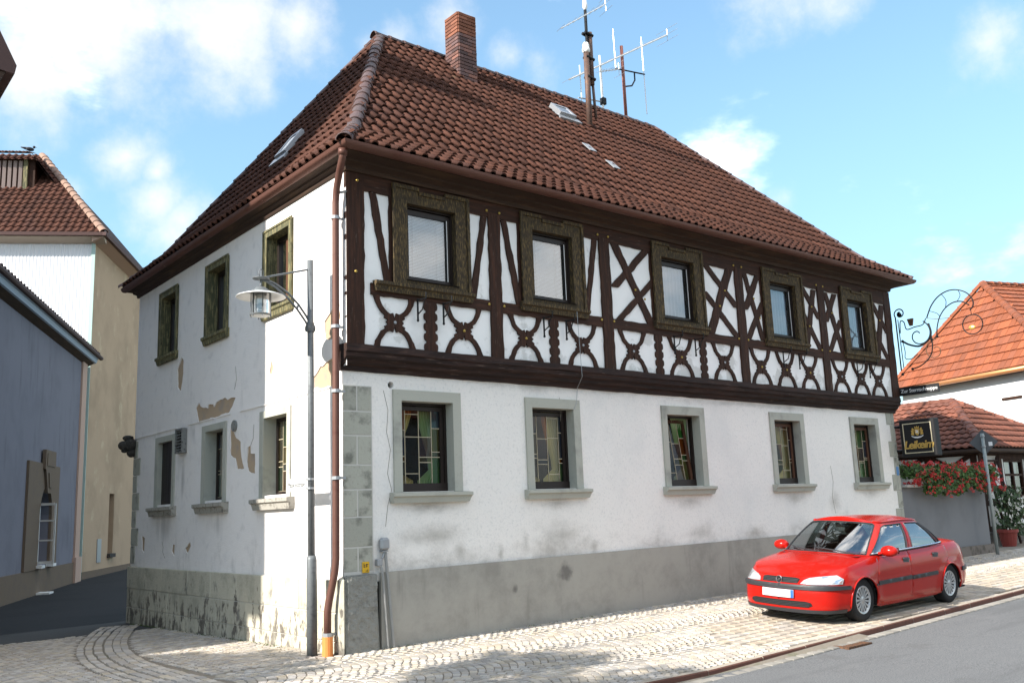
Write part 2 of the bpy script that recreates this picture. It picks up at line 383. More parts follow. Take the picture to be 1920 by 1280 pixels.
def put(x, y, ang, sx=1., sy=1.):
    z = g(x, y) + random.uniform(-.004, .004) - .017
    if in_view(x, y, z):
        M4 = Matrix.Translation((x, y, z)) @ Matrix.Rotation(ang, 4, 'Z') @ Matrix.Rotation(random.uniform(-.03, .03), 4, 'X') @ Matrix.Rotation(random.uniform(-.03, .03), 4, 'Y') @ Matrix.Diagonal((sx * random.uniform(.9, 1.06), sy * random.uniform(.86, 1.05), 1, 1))
        ms.append(M4)
BW = 1.02
def park(x, y): return x > 4.1 + .35 * math.sin(y * 3) and kerb_y(x) < y < -1.6
for band in range(0, 5):
    yc = -BW * (band + .5) - .02
    for x0 in np.arange(-6.5, 22, .108):
        for k in range(12):
            t = (k + .5) / 12 * 2 - 1
            x = x0 + .24 * (1 - t * t) + (.054 if band % 2 else 0); y = yc + t * BW / 2; an = math.atan2(.48 * t, BW / 2)
            if y < kerb_y(x) + .1 or park(x, y) or (x < 0 and edge_dist(x, y) < .385): continue
            put(x + random.uniform(-.004, .004), y + random.uniform(-.004, .004), an, math.cos(an), .86 / math.cos(an))
for xc in np.arange(-.55, -7, -BW):
    for y0 in np.arange(.0, 7.2, .108):
        for k in range(12):
            t = (k + .5) / 12 * 2 - 1
            x = xc + t * BW / 2; y = y0 - .22 * (1 - t * t) + .2; an = math.atan2(.44 * t, BW / 2)
            if y < .02 or x > -.07 or y > 6.35 - .12 * (x + 1) or edge_dist(x, y) < .38: continue
            put(x, y, math.pi / 2 - an, math.cos(an), .86 / math.cos(an))
# the curved edging round the corner: two courses of larger stones with a smooth band between them
def along(off, step, sx, sy):
    P = [Vector((*p, 0)) for p in edge_pts]; s = 0.
    for a, b in zip(P[:-1], P[1:]):
        L = (b - a).length; t = (b - a) / L; nrm = Vector((-t.y, t.x, 0))
        while s < L:
            q = a + t * s + nrm * off; put(q.x, q.y, math.atan2(t.y, t.x), sx, sy); s += step
        s -= L
for off in (-.3, -.19, .27): along(off, .15, 1.45, 1.05)
for off in (-.07, .06, .17): along(off, .2, 1.9, 1.15)
emit_pieces('sett', 'setts', sett_mesh(.0525, .0495, .026, 'sett', 1), ms, M['cobble'], pav)
for me in bpy.data.meshes:
    if me.name == 'sett': me.materials.append(M['cobble'])
# paved parking strip in front of the right half of the house
ms = []; me = sett_mesh(.098, .073, .022, 'paver', 4); me.materials.append(M['paver'])
for j, y in enumerate(np.arange(-4.4, -1.6, .155)):
    for x in np.arange(3.4, 24, .205):
        xx = x + (.1 if j % 2 else 0)
        if not park(xx, y) or y < kerb_y(xx) + .13: continue
        z = g(xx, y) + random.uniform(-.002, .002) - .014
        if in_view(xx, y, z): ms.append(Matrix.Translation((xx, y, z)) @ Matrix.Rotation(random.uniform(-.015, .015), 4, 'Z'))
emit_pieces('paver', 'pavers', me, ms, M['paver'], pav, 300)
# kerb and the flat gutter course beside it
kerb = MB().box(-9, -8.9, kerb_y(-9), kerb_y(-9) + .1, g(-9, -5) - .1, g(-9, -5)).build('kerb', M['kerb']); tag(kerb, kind='structure')
x = -8.; first = True
while x < 34:
    L = random.uniform(.82, 1.02); mb = MB(); a, b = x + .004, x + L - .004; ya, yb = kerb_y(a), kerb_y(b); za, zb = g(a, ya) + .012 + random.uniform(-.004, .006), g(b, yb) + .012
    c = .012
    sec = lambda xx, yy, zz: [(xx, yy - .012, zz - .13), (xx, yy, zz - c), (xx, yy + c, zz), (xx, yy + .1, zz), (xx, yy + .1, zz - .13)]
    A, B = sec(a, ya, za), sec(b, yb, zb)
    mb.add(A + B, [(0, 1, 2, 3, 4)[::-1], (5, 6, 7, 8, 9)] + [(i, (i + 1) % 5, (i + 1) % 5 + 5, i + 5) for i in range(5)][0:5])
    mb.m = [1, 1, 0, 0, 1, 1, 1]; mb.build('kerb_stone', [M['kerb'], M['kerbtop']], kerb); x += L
ms = []; M['gutterst'] = mat('grey_gutter_stone', (.24, .22, .19), .9, rnd=.15, bump=[(40., .5, .005)])
me = sett_mesh(.1, .075, .008, 'gutter_stone', 9); me.materials.append(M['gutterst'])
for x in np.arange(-3, 22, .212):
    y = kerb_y(x) - .115; z = g(x, y) - .046
    if in_view(x, y, z): ms.append(Matrix.Translation((x, y, z)) @ Matrix.Rotation(.076, 4, 'Z'))
emit_pieces('gutter_stone', 'gutter_stones', me, ms, M['gutterst'], kerb)
# drain grate in the gutter
cx = 4.95; y0 = kerb_y(cx) - .12
t = thing('drain_grate', 'rusty iron drain grate let into the road beside the kerb', 'drain grate', (cx, y0, g(cx, y0) - .05))
zz = g(cx, y0) - .044
mb = MB().box(cx - .26, cx + .26, y0 - .2, y0 - .16, zz - .03, zz + .006).box(cx - .26, cx + .26, y0 + .08, y0 + .12, zz - .03, zz + .006).box(cx - .26, cx - .22, y0 - .159, y0 + .079, zz - .03, zz + .006).box(cx + .22, cx + .26, y0 - .159, y0 + .079, zz - .03, zz + .006)
mb.build('frame', M['rust'], t)
for k in range(9): MB().box(cx - .2 + k * .05 - .014, cx - .2 + k * .05 + .014, y0 - .159, y0 + .079, zz - .02, zz + .004).build('bar', M['rust'], t)
# moss and weeds in the joint along the foot of the walls
mb = MB()
for k in range(900):
    y = random.uniform(1.2, 7.6) if random.random() < .75 else None
    if y is None: x, y = random.uniform(.3, 4.0), random.uniform(-.1, -.06)
    else: x = random.uniform(-.13, -.06)
    z = g(x, y); a = random.uniform(0, 6.28); h = random.uniform(.008, .03); w = .008
    mb.add([(x - w * math.cos(a), y - w * math.sin(a), z), (x + w * math.cos(a), y + w * math.sin(a), z), (x + .02 * math.sin(a), y + .02 * math.cos(a), z + h)], [(0, 1, 2)])
M['weed'] = mat('moss', (.07, .10, .02), .9, rnd=.3)
tag(mb.build('moss', M['weed']), 'thin green moss in the joint at the foot of the old house', 'moss', kind='stuff')

# ------------------------------------------------------------------ the half-timbered house
M['plaster'] = mat('rough_plaster', (.82, .78, .73), .92, layers=[
    dict(s=30., c=(.62, .60, .57), lo=.5, hi=.75, f=.6, d=3.), dict(s=.8, c=(.70, .68, .65), lo=.45, hi=.75, f=.8),
    dict(s=(1.1, 1.1, 1.5), c=(.40, .37, .33), lo=.37, hi=.70, f=.8, z=(.9, 1.65), zw=.30, d=12., r=.72),
    dict(s=55., c=(.30, .28, .26), lo=.60, hi=.80, f=.45, z=(.8, 2.2), zw=.16, d=3.),
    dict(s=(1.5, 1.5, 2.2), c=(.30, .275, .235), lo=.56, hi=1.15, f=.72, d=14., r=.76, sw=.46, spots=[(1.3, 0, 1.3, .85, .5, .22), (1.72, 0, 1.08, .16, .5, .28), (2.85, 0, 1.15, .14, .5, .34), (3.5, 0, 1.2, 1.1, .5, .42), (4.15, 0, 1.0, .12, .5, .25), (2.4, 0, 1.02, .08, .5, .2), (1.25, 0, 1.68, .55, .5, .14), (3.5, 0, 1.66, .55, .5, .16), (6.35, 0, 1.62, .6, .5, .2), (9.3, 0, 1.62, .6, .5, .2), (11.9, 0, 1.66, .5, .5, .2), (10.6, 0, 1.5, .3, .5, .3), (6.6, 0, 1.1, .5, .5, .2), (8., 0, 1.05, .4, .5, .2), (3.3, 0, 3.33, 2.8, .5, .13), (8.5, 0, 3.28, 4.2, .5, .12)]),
    dict(s=(9., 9., 1.2), c=(.33, .305, .27), lo=.66, hi=.85, f=.6, z=(1., 1.8), zw=.2)],
    bump=[(95., .55, .012, 3.), (28., .30, .02, 3.)])
M['plaster_left'] = mat('old_plaster', (.82, .775, .745), .92, layers=[
    dict(s=(2., 2., 1.), c=(.36, .335, .31), lo=.50, hi=.74, f=.7, z=(.85, 2.0), zw=.24, d=12., r=.7),
    dict(s=(2.5, 2.5, .5), c=(.40, .375, .36), lo=.58, hi=.90, f=.65, d=10., sw=.34, spots=[(0, 6.3, 1.55, .5, .55, .4), (0, 4.0, 1.55, .5, .5, .4), (0, 5.42, 2.3, .4, .12, .5), (0, 5.0, 3.05, .4, .2, .35)]),
    dict(s=5., c=(.56, .53, .52), lo=.5, hi=.8, f=.5)], bump=[(70., .5, .012, 3.), (9., .3, .02, 3.)])
M['infill'] = mat('limewashed_infill', (.82, .81, .79), .9, layers=[dict(s=1.7, c=(.50, .49, .46), lo=.48, hi=.53, f=.65, z=(3.65, 4.15), zw=.13, d=8.), dict(s=2.6, c=(.5, .49, .46), lo=.63, hi=.70, f=.6, z=(4.45, 4.8), zw=.16), dict(s=1.2, c=(.64, .63, .61), lo=.5, hi=.8)], bump=[(22., .25, .008)])
M['bare'] = mat('bare_render', (.42, .31, .21), .95, layers=[dict(s=4., c=(.33, .27, .22), lo=.5, hi=.7)], bump=[(40., .5, .008)])
def timber(name, s, dark=(.028, .0112, .006), mid=(.056, .021, .0105)):
    return mat(name, dark, .75, layers=[dict(s=s, c=mid, lo=.42, hi=.68, d=7.), dict(s=tuple(v * 2.2 for v in s), c=(.15, .10, .075), lo=.61, hi=.70, f=.7, d=8.)], bump=[(s, .55, .01, 6.)], spec=.25)
M['timber'] = timber('painted_timber', (26., 26., 2.2)); M['timber_h'] = timber('painted_timber_flat', (2., 26., 26.))
M['beam'] = timber('weathered_beam', (1.6, 20., 26.), (.018, .009, .007), (.04, .018, .012))
M['cornice'] = mat('cornice_board', (.035, .019, .012), .75, layers=[dict(s=(1.5, 1.5, 30.), c=(.065, .036, .02), lo=.45, hi=.7)], bump=[((2., 2., 40.), .3, .005)])
M['ochre'] = mat('peeling_ochre_frame', (.035, .025, .014), .8, layers=[dict(s=(85., 85., 12.), c=(.215, .14, .052), lo=.48, hi=.64, d=7., f=.72), dict(s=9., c=(.05, .035, .02), lo=.55, hi=.66, f=.8)], bump=[((40., 40., 5.), .8, .008, 6.)])
M['olive'] = mat('olive_frame', (.085, .083, .045), .8, layers=[dict(s=(30., 30., 4.), c=(.27, .225, .11), lo=.47, hi=.60, f=.8), dict(s=20., c=(.03, .026, .018), lo=.58, hi=.66, f=.8)], bump=[((30., 30., 5.), .5, .006)])
M['stone'] = mat('grey_green_stone', (.40, .395, .34), .88, layers=[dict(s=2.2, c=(.25, .25, .22), lo=.48, hi=.75), dict(s=45., c=(.22, .22, .2), lo=.58, hi=.75, f=.5)], bump=[(50., .35, .005)])
M['quoin'] = mat('quoin_stone', (.36, .355, .30), .9, rnd=.1, layers=[dict(s=4.5, c=(.13, .13, .11), lo=.5, hi=.72, f=.85, d=8.), dict(s=40., c=(.18, .18, .15), lo=.55, hi=.75, f=.6)], bump=[(26., .5, .012)])
M['cement'] = mat('grey_cement_plinth', (.35, .328, .285), .85, layers=[dict(s=1.3, c=(.25, .234, .205), lo=.42, hi=.72, d=12., r=.7), dict(s=(4., 4., .6), c=(.17, .16, .14), lo=.56, hi=.78, f=.6, d=10.), dict(s=6., c=(.34, .30, .24), lo=.66, hi=.75, f=.5), dict(s=3., c=(.12, .11, .10), lo=.72, hi=.95, f=.8, sw=.4, spots=[(3.55, 0, .7, .35, .4, .35), (2.6, 0, .55, .12, .4, .1)])], bump=[(20., .15, .008), (80., .2, .004)])
M['rough'] = mat('roughcast', (.235, .23, .205), .9, layers=[dict(s=12., c=(.14, .135, .12), lo=.5, hi=.7, f=.7)], bump=[(22., 1., .03, 3.)])
M['plinthstone'] = mat('weathered_plinth_stone', (.50, .465, .37), .93, rnd=.06, layers=[dict(s=(7., 7., 3.2), c=(.085, .07, .062), lo=.47, hi=.55, f=.9, z=(-.1, .95), zw=.15, d=9., r=.68), dict(s=3., c=(.31, .29, .23), lo=.45, hi=.7, f=.7), dict(s=(5., 5., 2.), c=(.17, .16, .145), lo=.60, hi=.68, f=.75, d=9.), dict(s=60., c=(.2, .19, .15), lo=.6, hi=.75, f=.5)], bump=[(16., .6, .02, 6.), (60., .4, .006)])
M['oldsill'] = mat('weathered_stone_sill', (.33, .31, .27), .9, layers=[dict(s=14., c=(.13, .115, .10), lo=.5, hi=.65, f=.8)], bump=[(30., .6, .008)])
M['tile'] = mat('clay_pantile', (.092, .040, .0275), .75, rnd=.14, rndcol=(.062, .030, .023), layers=[dict(s=(1.0, 1.0, .35), c=(.07, .036, .03), lo=.52, hi=.72, f=.7, d=8.), dict(s=2.5, c=(.10, .085, .05), lo=.66, hi=.76, f=.35), dict(s=30., c=(.06, .035, .03), lo=.6, hi=.75, f=.5)], spec=.08)
M['ridge'] = mat('dark_ridge_tile', (.085, .050, .046), .65, rnd=.14, rndcol=(.085, .06, .058), layers=[dict(s=8., c=(.18, .09, .065), lo=.55, hi=.75, f=.6)])
M['copper'] = mat('brown_copper', (.125, .058, .043), .5, .25, layers=[dict(s=(3., 3., 9.), c=(.09, .03, .022), lo=.5, hi=.75, f=.7), dict(s=(1.5, 2., 2.), c=(.26, .24, .22), lo=.66, hi=.74, f=.35)])
M['sash'] = mat('dark_window_sash', (.018, .012, .010), .45)
M['sashred'] = mat('brown_window_sash', (.09, .04, .022), .55)
M['slat'] = mat('white_blind', (.75, .77, .80), .6)
M['lace'] = mat('lace_curtain', (.62, .64, .70), .95, layers=[dict(s=30., t='voronoi', c=(.40, .44, .52), lo=.0, hi=.35, f=.5)])
M['drape_y'] = mat('ochre_drape', (.70, .60, .30), .9); M['drape_g'] = mat('green_drape', (.36, .50, .27), .9)
M['pane'] = glassmat('window_glass', (.86, .9, .92), .10)
M['pane_low'] = glassmat('leaded_glass_clear', (.80, .80, .70), .01, wob=.06, fk=.4)
M['came'] = mat('lead_came', (.42, .36, .25), .55)
for nm, tint in (('amber', (.55, .20, .03)), ('green', (.25, .50, .22)), ('mauve', (.50, .32, .36)), ('blue', (.36, .42, .62)), ('ochre', (.58, .48, .2)), ('grey', (.4, .4, .36))):
    M['g_' + nm] = glassmat('stained_glass_' + nm, tint, .01, body=tuple(v * .6 for v in tint), bodyf=.05, wob=.06, fk=.4)
M['brass'] = mat('brass_bolt', (.35, .24, .06), .4, .7)
M['zinc'] = mat('zinc', (.34, .35, .36), .5, .6)
M['orange'] = mat('orange_pipe', (.62, .22, .06), .5)
M['pointing'] = mat('pale_pointing', (.50, .48, .44), .95, bump=[(60., .5, .006)])
M['mortar'] = mat('mortar', (.30, .28, .25), .95, bump=[(60., .5, .006)])
M['leadpipe'] = mat('grey_conduit', (.27, .265, .25), .7)

HX, HY = 13.1, 8.02
H = thing('timber_framed_house', 'large old house, white plaster below and dark timber framing above, with steep red tiled roof', 'house', (6.5, 4, 0))
FP = lambda a, b, d: (a, d, b)
LP = lambda a, b, d: (d, a, b)
# --- street front, ground floor
LOWX = [.72, 2.92, 5.80, 8.71, 11.37]
lw = [rectp(x + .12, x + .93, 1.87, 3.035) for x in LOWX]
mb = MB(); wall_sheet(mb, [(0, .80), (HX, .80), (HX, 3.5), (0, 3.5)], lw + [[(.70 + .045 * math.cos(a), 3.225 + .045 * math.sin(a)) for a in np.arange(0, 6.2, .7)]], FP, .26)
MB().lathe([(.001, .10), (.046, .10)], (.70, 0, 3.225), 12, 'y').build('pipe_hole_shade', M['dark'], H)  # dark disc stands in for the shade inside the hole
wf = mb.build('wall', M['plaster'], H); wf['label'] = 'white roughcast wall of the street front'
# --- lane side, with bits of plaster fallen off
UPY = [1.36, 3.60, 5.84]; LOY = [1.38, 3.58, 5.80]
patches = [[(5.64, 4.4), (5.53, 4.33), (5.53, 4.1), (5.63, 3.8), (5.8, 3.9), (5.83, 4.2), (5.71, 4.31)],
    [(4.91, 3.43), (4.77, 3.51), (4.69, 3.44), (4.4, 3.38), (4.37, 3.44), (4.16, 3.42), (4.13, 3.37), (4.03, 3.44), (3.73, 3.47), (3.59, 3.42), (3.47, 3.44), (3.28, 3.42), (3.4, 3.3), (3.52, 3.22), (4.12, 3.2), (4.79, 3.21)],
    [(3.47, 2.94), (3.42, 2.99), (3.24, 2.81), (3.07, 2.74), (3.03, 2.51), (2.93, 2.34), (3.2, 2.35), (3.27, 2.51), (3.45, 2.57)],
    [(2.82, 2.64), (2.71, 2.66), (2.7, 2.54), (2.56, 2.53), (2.55, 2.24), (2.78, 2.29), (2.85, 2.43)],
    [(2.06, 3.82), (1.96, 3.7), (2.0, 3.6), (2.11, 3.62), (2.07, 3.71)], [(.76, 3.39), (.58, 3.5), (.2, 3.56), (.14, 3.3), (.27, 3.2), (.74, 3.24)],
    [(.46, 4.07), (.28, 4.17), (.1, 4.3), (.02, 4.05), (.2, 3.79), (.42, 3.84)], [(5.84, 1.26), (5.72, 1.24), (5.74, 1.05), (5.87, 1.14)],
    [(5.25, 1.19), (5.03, 1.29), (4.99, 1.23), (5.13, 1.11)], [(7.45, 1.39), (7.26, 1.36), (7.28, 1.09), (7.4, 1.15)]]
def rag(poly, amp):
    out = []
    for i, p in enumerate(poly):
        q = poly[(i + 1) % len(poly)]; L = math.dist(p, q); k = max(1, int(L / .07))
        for j in range(k): out.append((p[0] + (q[0] - p[0]) * j / k + random.uniform(-amp, amp) * (j > 0), p[1] + (q[1] - p[1]) * j / k + random.uniform(-amp, amp) * (j > 0)))
    return out
patches = [rag(p, .014) for p in patches]
holes = [rectp(y + .10, y + .82, 4.54, 5.63) for y in UPY] + [rectp(y + .11, y + .85, 1.92, 3.0) for y in LOY] + patches
depths = [.24] * 6 + [.016] * len(patches)
mb = MB(); wall_sheet(mb, [(0, .84), (HY, .84), (HY, 6.0), (-.125, 6.0), (-.125, 3.42), (0, 3.42)], holes, LP, .24, depths)
wl = mb.build('wall', M['plaster_left'], H); wl['label'] = 'white side wall on the lane with plaster falling off'
for p in patches:
    V, Fs = cdt(p); MB().add([LP(a, b, .015) for a, b in V], Fs).build('bare_patch', M['bare'], wl)
mb = MB().box(HX - .02, HX, .01, HY, -.2, 3.4).box(HX + .06, HX + .08, -.11, HY, 3.4, 6.0).box(.02, HX, HY - .02, HY, -.3, 6.0)
mb.build('wall', M['plaster'], H)
MB().box(.3, HX - .1, .32, .34, -.2, 3.4).box(.34, HX - .1, .3, HY - .1, 3.38, 3.40).box(.3, .32, .3, HY - .1, -.2, 6.).box(.3, HX - .1, 3.2, 3.22, .0, 6.).build('inner_lining', M['dark'], H) if False else None
MB().box(.3, HX - .1, .26, HY - .1, 3.40, 3.42).box(.28, HX - .1, 3.0, 3.02, .0, 3.39).box(.9, HX - .1, 3.0, 3.02, 3.43, 6.).build('inner_floor', M['dark'], H)
# thin ledge in the plaster between the storeys of the lane side
mb = MB()
for a, b in ((.30, 1.30), (1.42, 3.1), (3.45, 4.0), (4.1, 5.2), (5.75, 8.0)): mb.box(-.014, -.001, a, b, 3.185, 3.20)
mb.build('plaster_ledge', M['plaster_left'], H)
for k, pts in enumerate([[(.60, 3.15), (.66, 2.9), (.63, 2.62), (.67, 2.4), (.64, 2.1), (.68, 1.9), (.63, 1.7), (.60, 1.45)], [(3.6, 3.2), (3.63, 3.0), (3.6, 2.85)], [(10.55, 2.2), (10.6, 1.9), (10.52, 1.6), (10.56, 1.3)]]):
    MB().tube([(x + random.uniform(-.012, .012), -.001, z) for x, z in pts], .0035, 4).build('crack', M['joint'], H)
for pts in ([(.12, 3.62), (.06, 3.75), (.12, 3.95), (.05, 4.2), (.10, 4.5)], [(3.3, 3.9), (3.25, 3.7), (3.32, 3.55)], [(2.6, 2.95), (2.62, 2.75), (2.7, 2.66)], [(6.35, 1.3), (6.28, 1.2), (6.3, 1.12), (6.18, 1.02)]):
    MB().tube([(-.001, y, z) for y, z in pts], .004, 4).build('crack', M['joint'], H)
# --- plinths
mb = MB(); mb.prism([(.50, -.035, g(.5, 0) - .1), (HX, -.035, g(HX, 0) - .1), (HX, -.035, .985), (.50, -.035, .905)], (0, .06, 0)).build('plinth', M['cement'], H)
mb = MB()
for i in range(8):
    for j in range(14):
        pass
V, Fs = cdt([(-.0, -.05), (.46, -.05), (.43, .895), (-.0, .885)], (), (.05, .06)); rv = {}
def jit(a, b):
    k = (round(a, 3), round(b, 3))
    if k not in rv: rv[k] = random.uniform(0, .022)
    return rv[k]
mb.add([(a, -.06 - jit(a, b) + .05 * (b > .88), b) for a, b in V], Fs)
mb.prism([(-.0, -.05, -.05), (.46, -.05, -.05), (.43, -.05, .895), (0, -.05, .885)], (0, .1, 0)); mb.build('corner_plinth', M['rough'], H)
mb = MB()
# lane side plinth blocks: three courses, every block its own stone
MB().box(-.042, .05, .06, HY - .01, -.4, .835).build('plinth_core', M['pointing'], H)
MB().bbox(-.062, .0, -.075, .058, -.3, .88, .03).build('corner_plinth', M['plinthstone'], H)
zc = [(-.36, .13), (.14, .46), (.47, .845)]; lens = [[.95, 1.1, .85, 1.2, .9, 1.0, 1.05, .99], [.55, 1.15, .95, 1.05, 1.2, .9, 1.0, 1.24], [1.0, .8, 1.15, 1.0, .95, 1.2, .9, 1.04]]
for (z0, z1), ls in zip(zc, lens):
    y = .06
    for L in ls:
        y1 = min(y + L, HY); MB().bbox(-.05 - random.uniform(0, .008), -.001, y + .003, y1 - .003, z0 + .001, z1 + .003, .007).build('plinth_stone', M['plinthstone'], H); y = y1
# --- corner stones
z = .93; k = 0
for h in (.29, .36, .33, .30, .36, .30, .32):
    cuts = [(0.003, .40)] if k % 2 else [(0.003, .19), (.205, .40)]
    for a, b in cuts: MB().bbox(a, b, -.018, .03, z + .007, z + h - .007, .006).build('corner_stone', M['quoin'], H)
    z += h; k += 1
MB().box(.001, .41, -.014, .02, .9, z).build('mortar_bed', M['pointing'], H)
z = 1.0; k = 0
for h in (.33, .35, .34, .36, .33, .34, .33):
    cuts = [(HX - .17, HX + .004)] if k % 2 else [(HX - .3, HX - .12), (HX - .11, HX + .004)]
    for a, b in cuts: MB().bbox(a, b, -.014, .03, z + .005, z + h - .005, .006).build('corner_stone', M['quoin'], H)
    z += h; k += 1
z = .9; k = 0
for h in (.32,) * 7:
    MB().bbox(-.014, .03, HY - (.38 if k % 2 else .22), HY + .003, z + .006, z + h - .006, .006).build('corner_stone', M['quoin'], H); z += h; k += 1

# --- windows
def sash_frame(mb, P, a0, a1, b0, b1, d0, d1, w):
    def bx(p, q, r, s_):
        c = [P(p, r, d0), P(q, r, d0), P(q, s_, d0), P(p, s_, d0)]; off = Vector(P(p, r, d1)) - Vector(P(p, r, d0)); mb.prism(c, off)
    bx(a0, a1, b0, b0 + w); bx(a0, a1, b1 - w, b1); bx(a0, a0 + w, b0 + w, b1 - w); bx(a1 - w, a1, b0 + w, b1 - w); return mb
def slab(mb, P, a0, a1, b0, b1, d0, d1):
    c = [P(a0, b0, d0), P(a1, b0, d0), P(a1, b1, d0), P(a0, b1, d0)]; return mb.prism(c, Vector(P(a0, b0, d1)) - Vector(P(a0, b0, d0)))
def drape(mb, P, a0, a1, b0, b1, d, gather=0., n=26, amp=.018, fold=9):
    vs = []; fs = []
    for i in range(n + 1):
        u = i / n
        for j in range(9):
            v = j / 8; ga = a0 + (a1 - a0) * u * (1 - gather * max(0, math.sin(math.pi * min(1, v * .62)) ** 2) * (v < .85))
            vs.append(P(ga, b1 + (b0 - b1) * v, d + amp * math.sin(u * fold * 6.28 + .5 * math.sin(v * 3))))
    for i in range(n):
        for j in range(8): fs.append((i * 9 + j, (i + 1) * 9 + j, (i + 1) * 9 + j + 1, i * 9 + j + 1))
    return mb.add(vs, fs)
def sill_prof(mb, P, a0, a1, zt, h, out):
    """moulded sill: projects from the wall, stepped underneath"""
    pr = [(0.0, zt), (-out, zt - .012), (-out, zt - h * .38), (-out * .72, zt - h * .5), (-out * .6, zt - h), (.0, zt - h)]
    A = [P(a0 + (.03 if i in (4,) else 0), z, d) for i, (d, z) in enumerate(pr)]; B = [P(a1 - (.03 if i in (4,) else 0), z, d) for i, (d, z) in enumerate(pr)]
    n = len(pr); mb.add(A + B, [tuple(range(n)), tuple(range(2 * n - 1, n - 1, -1))] + [(i, i + n, (i + 1) % n + n, (i + 1) % n) for i in range(n)]); return mb
def surround(mb, P, o, h, d0, d1):
    a0, a1, b0, b1 = o; c0, c1, e0, e1 = h
    for q in ((a0, c0, b0, b1), (c1, a1, b0, b1), (c0, c1, e1, b1)): slab(mb, P, *q, d0, d1)
    if e0 > b0 + .01: slab(mb, P, c0, c1, b0, e0, d0, d1)
    return mb
cols = [(0, .13), (.13, .46), (.46, .77), (.77, 1.)]
rows = [[0, .28, .63, .70, 1.], [0, .065, .37, .86, 1.], [0, .37, .64, .71, 1.], [0, .25, .57, .64, 1.]]
pal = [['mauve', 'blue', 'amber', 'grey'], ['amber', None, None, None], [None, 'mauve', 'ochre', None], ['blue', 'ochre', 'grey', 'green']]
def leaded(win, P, a0, a1, b0, b1, d, seed, flip=False, n=1):
    r = random.Random(seed); W = a1 - a0; Hh = b1 - b0; cm_ = MB()
    for c, ((u0, u1), rr) in enumerate(zip(cols, rows)):
        rr2 = [0] + [min(.97, max(.03, v + r.uniform(-.03, .03) * (seed > 0))) for v in rr[1:-1]] + [1.]
        for k in range(4):
            if flip: A0, A1 = a1 - W * u1, a1 - W * u0
            else: A0, A1 = a0 + W * u0, a0 + W * u1
            B1, B0 = b1 - Hh * rr2[k], b1 - Hh * rr2[k + 1]
            p = pal[c][k]
            if seed and r.random() < .45: p = r.choice(['amber', 'green', 'mauve', 'blue', 'ochre', None, None])
            MB().add([P(A0, B0, d), P(A1, B0, d), P(A1, B1, d), P(A0, B1, d)], [(0, 1, 2, 3)]).build('pane', M['g_' + p] if p else M['pane_low'], win)
            t = .005
            slab(cm_, P, A0 - t, A0 + t, B0, B1, d - .006, d + .004); slab(cm_, P, A0 + t, A1 - t, B0 - t, B0 + t, d - .005, d + .003)
    cm_.build('lead_came', M['came'], win)
for i, x in enumerate(LOWX):
    mb = surround(MB(), FP, (x, x + 1.06, 1.865, 3.17), (x + .122, x + .928, 1.865, 3.03), -.03, .20)
    w = mb.build('window', M['stone'], H)
    sill_prof(MB(), FP, x - .06, x + 1.16, 1.866, .135, .12).build('sill', M['stone'], w)
    a0, a1, b0, b1 = x + .13, x + .92, 1.88, 3.02
    if i == 2:      # this sash is tilted inwards
        P3 = lambda a, b, d: (a, d + .0 + (b - 1.9) * .13, b - .004 * (b - 1.9))
    else: P3 = FP
    sash_frame(MB(), FP, a0 - .005, a1 + .005, b0 - .005, b1 + .01, .135, .20, .035).build('sash_frame', M['sash'], w)
    sash_frame(MB(), P3, a0 + .035, a1 - .035, b0 + .04, b1 - .035, .15, .20, .055).build('sash', M['sash' if i < 2 else 'sashred'], w)
    slab(MB(), FP, a0, a1, b0, b0 + .10, .125, .20).build('bottom_rail', M['sash'], w)
    leaded(w, P3, a0 + .07, a1 - .07, b0 + .09, b1 - .075, .17, i, i in (1, 3))
    drape(MB(), FP, a0 - .05, a0 + .36, b0, b1, .30, .75).build('curtain', M['drape_y'], w); drape(MB(), FP, a1 + .05, a1 - .36, b0, b1, .30, .45).build('curtain', M['drape_g' if i % 2 == 0 else 'drape_y'], w)
# lane side, ground floor
for i, y in enumerate(LOY):
    mb = surround(MB(), LP, (y, y + .98, 1.88, 3.10), (y + .112, y + .848, 1.88, 2.998), -.025, .18); w = mb.build('window', M['stone'], H)
    sill_prof(MB(), LP, y - .10, y + 1.10, 1.885, .16, .12).build('sill', M['oldsill'], w)
    a0, a1, b0, b1 = y + .115, y + .845, 1.92, 2.995
    if i == 2:
        for k in range(6): slab(MB(), LP, a0 + k * (a1 - a0) / 6 + .003, a0 + (k + 1) * (a1 - a0) / 6 - .003, b0, b1, .06, .09).build('shutter_board', M['sashred'], w).data.materials.__setitem__(0, M['sash'])
    else:
        sash_frame(MB(), LP, a0, a1, b0, b1, .17, .22, .05).build('sash', M['sash'], w)
        slab(MB(), LP, (a0 + a1) / 2 - .03, (a0 + a1) / 2 + .03, b0 + .05, b1 - .05, .165, .215).build('mullion', M['sashred'], w)
        leaded(w, LP, a0 + .05, a1 - .05, b0 + .05, b1 - .05, .19, 7 + i)
        drape(MB(), LP, a0, a1, b0, b1, .3).build('curtain', M['drape_y'], w)
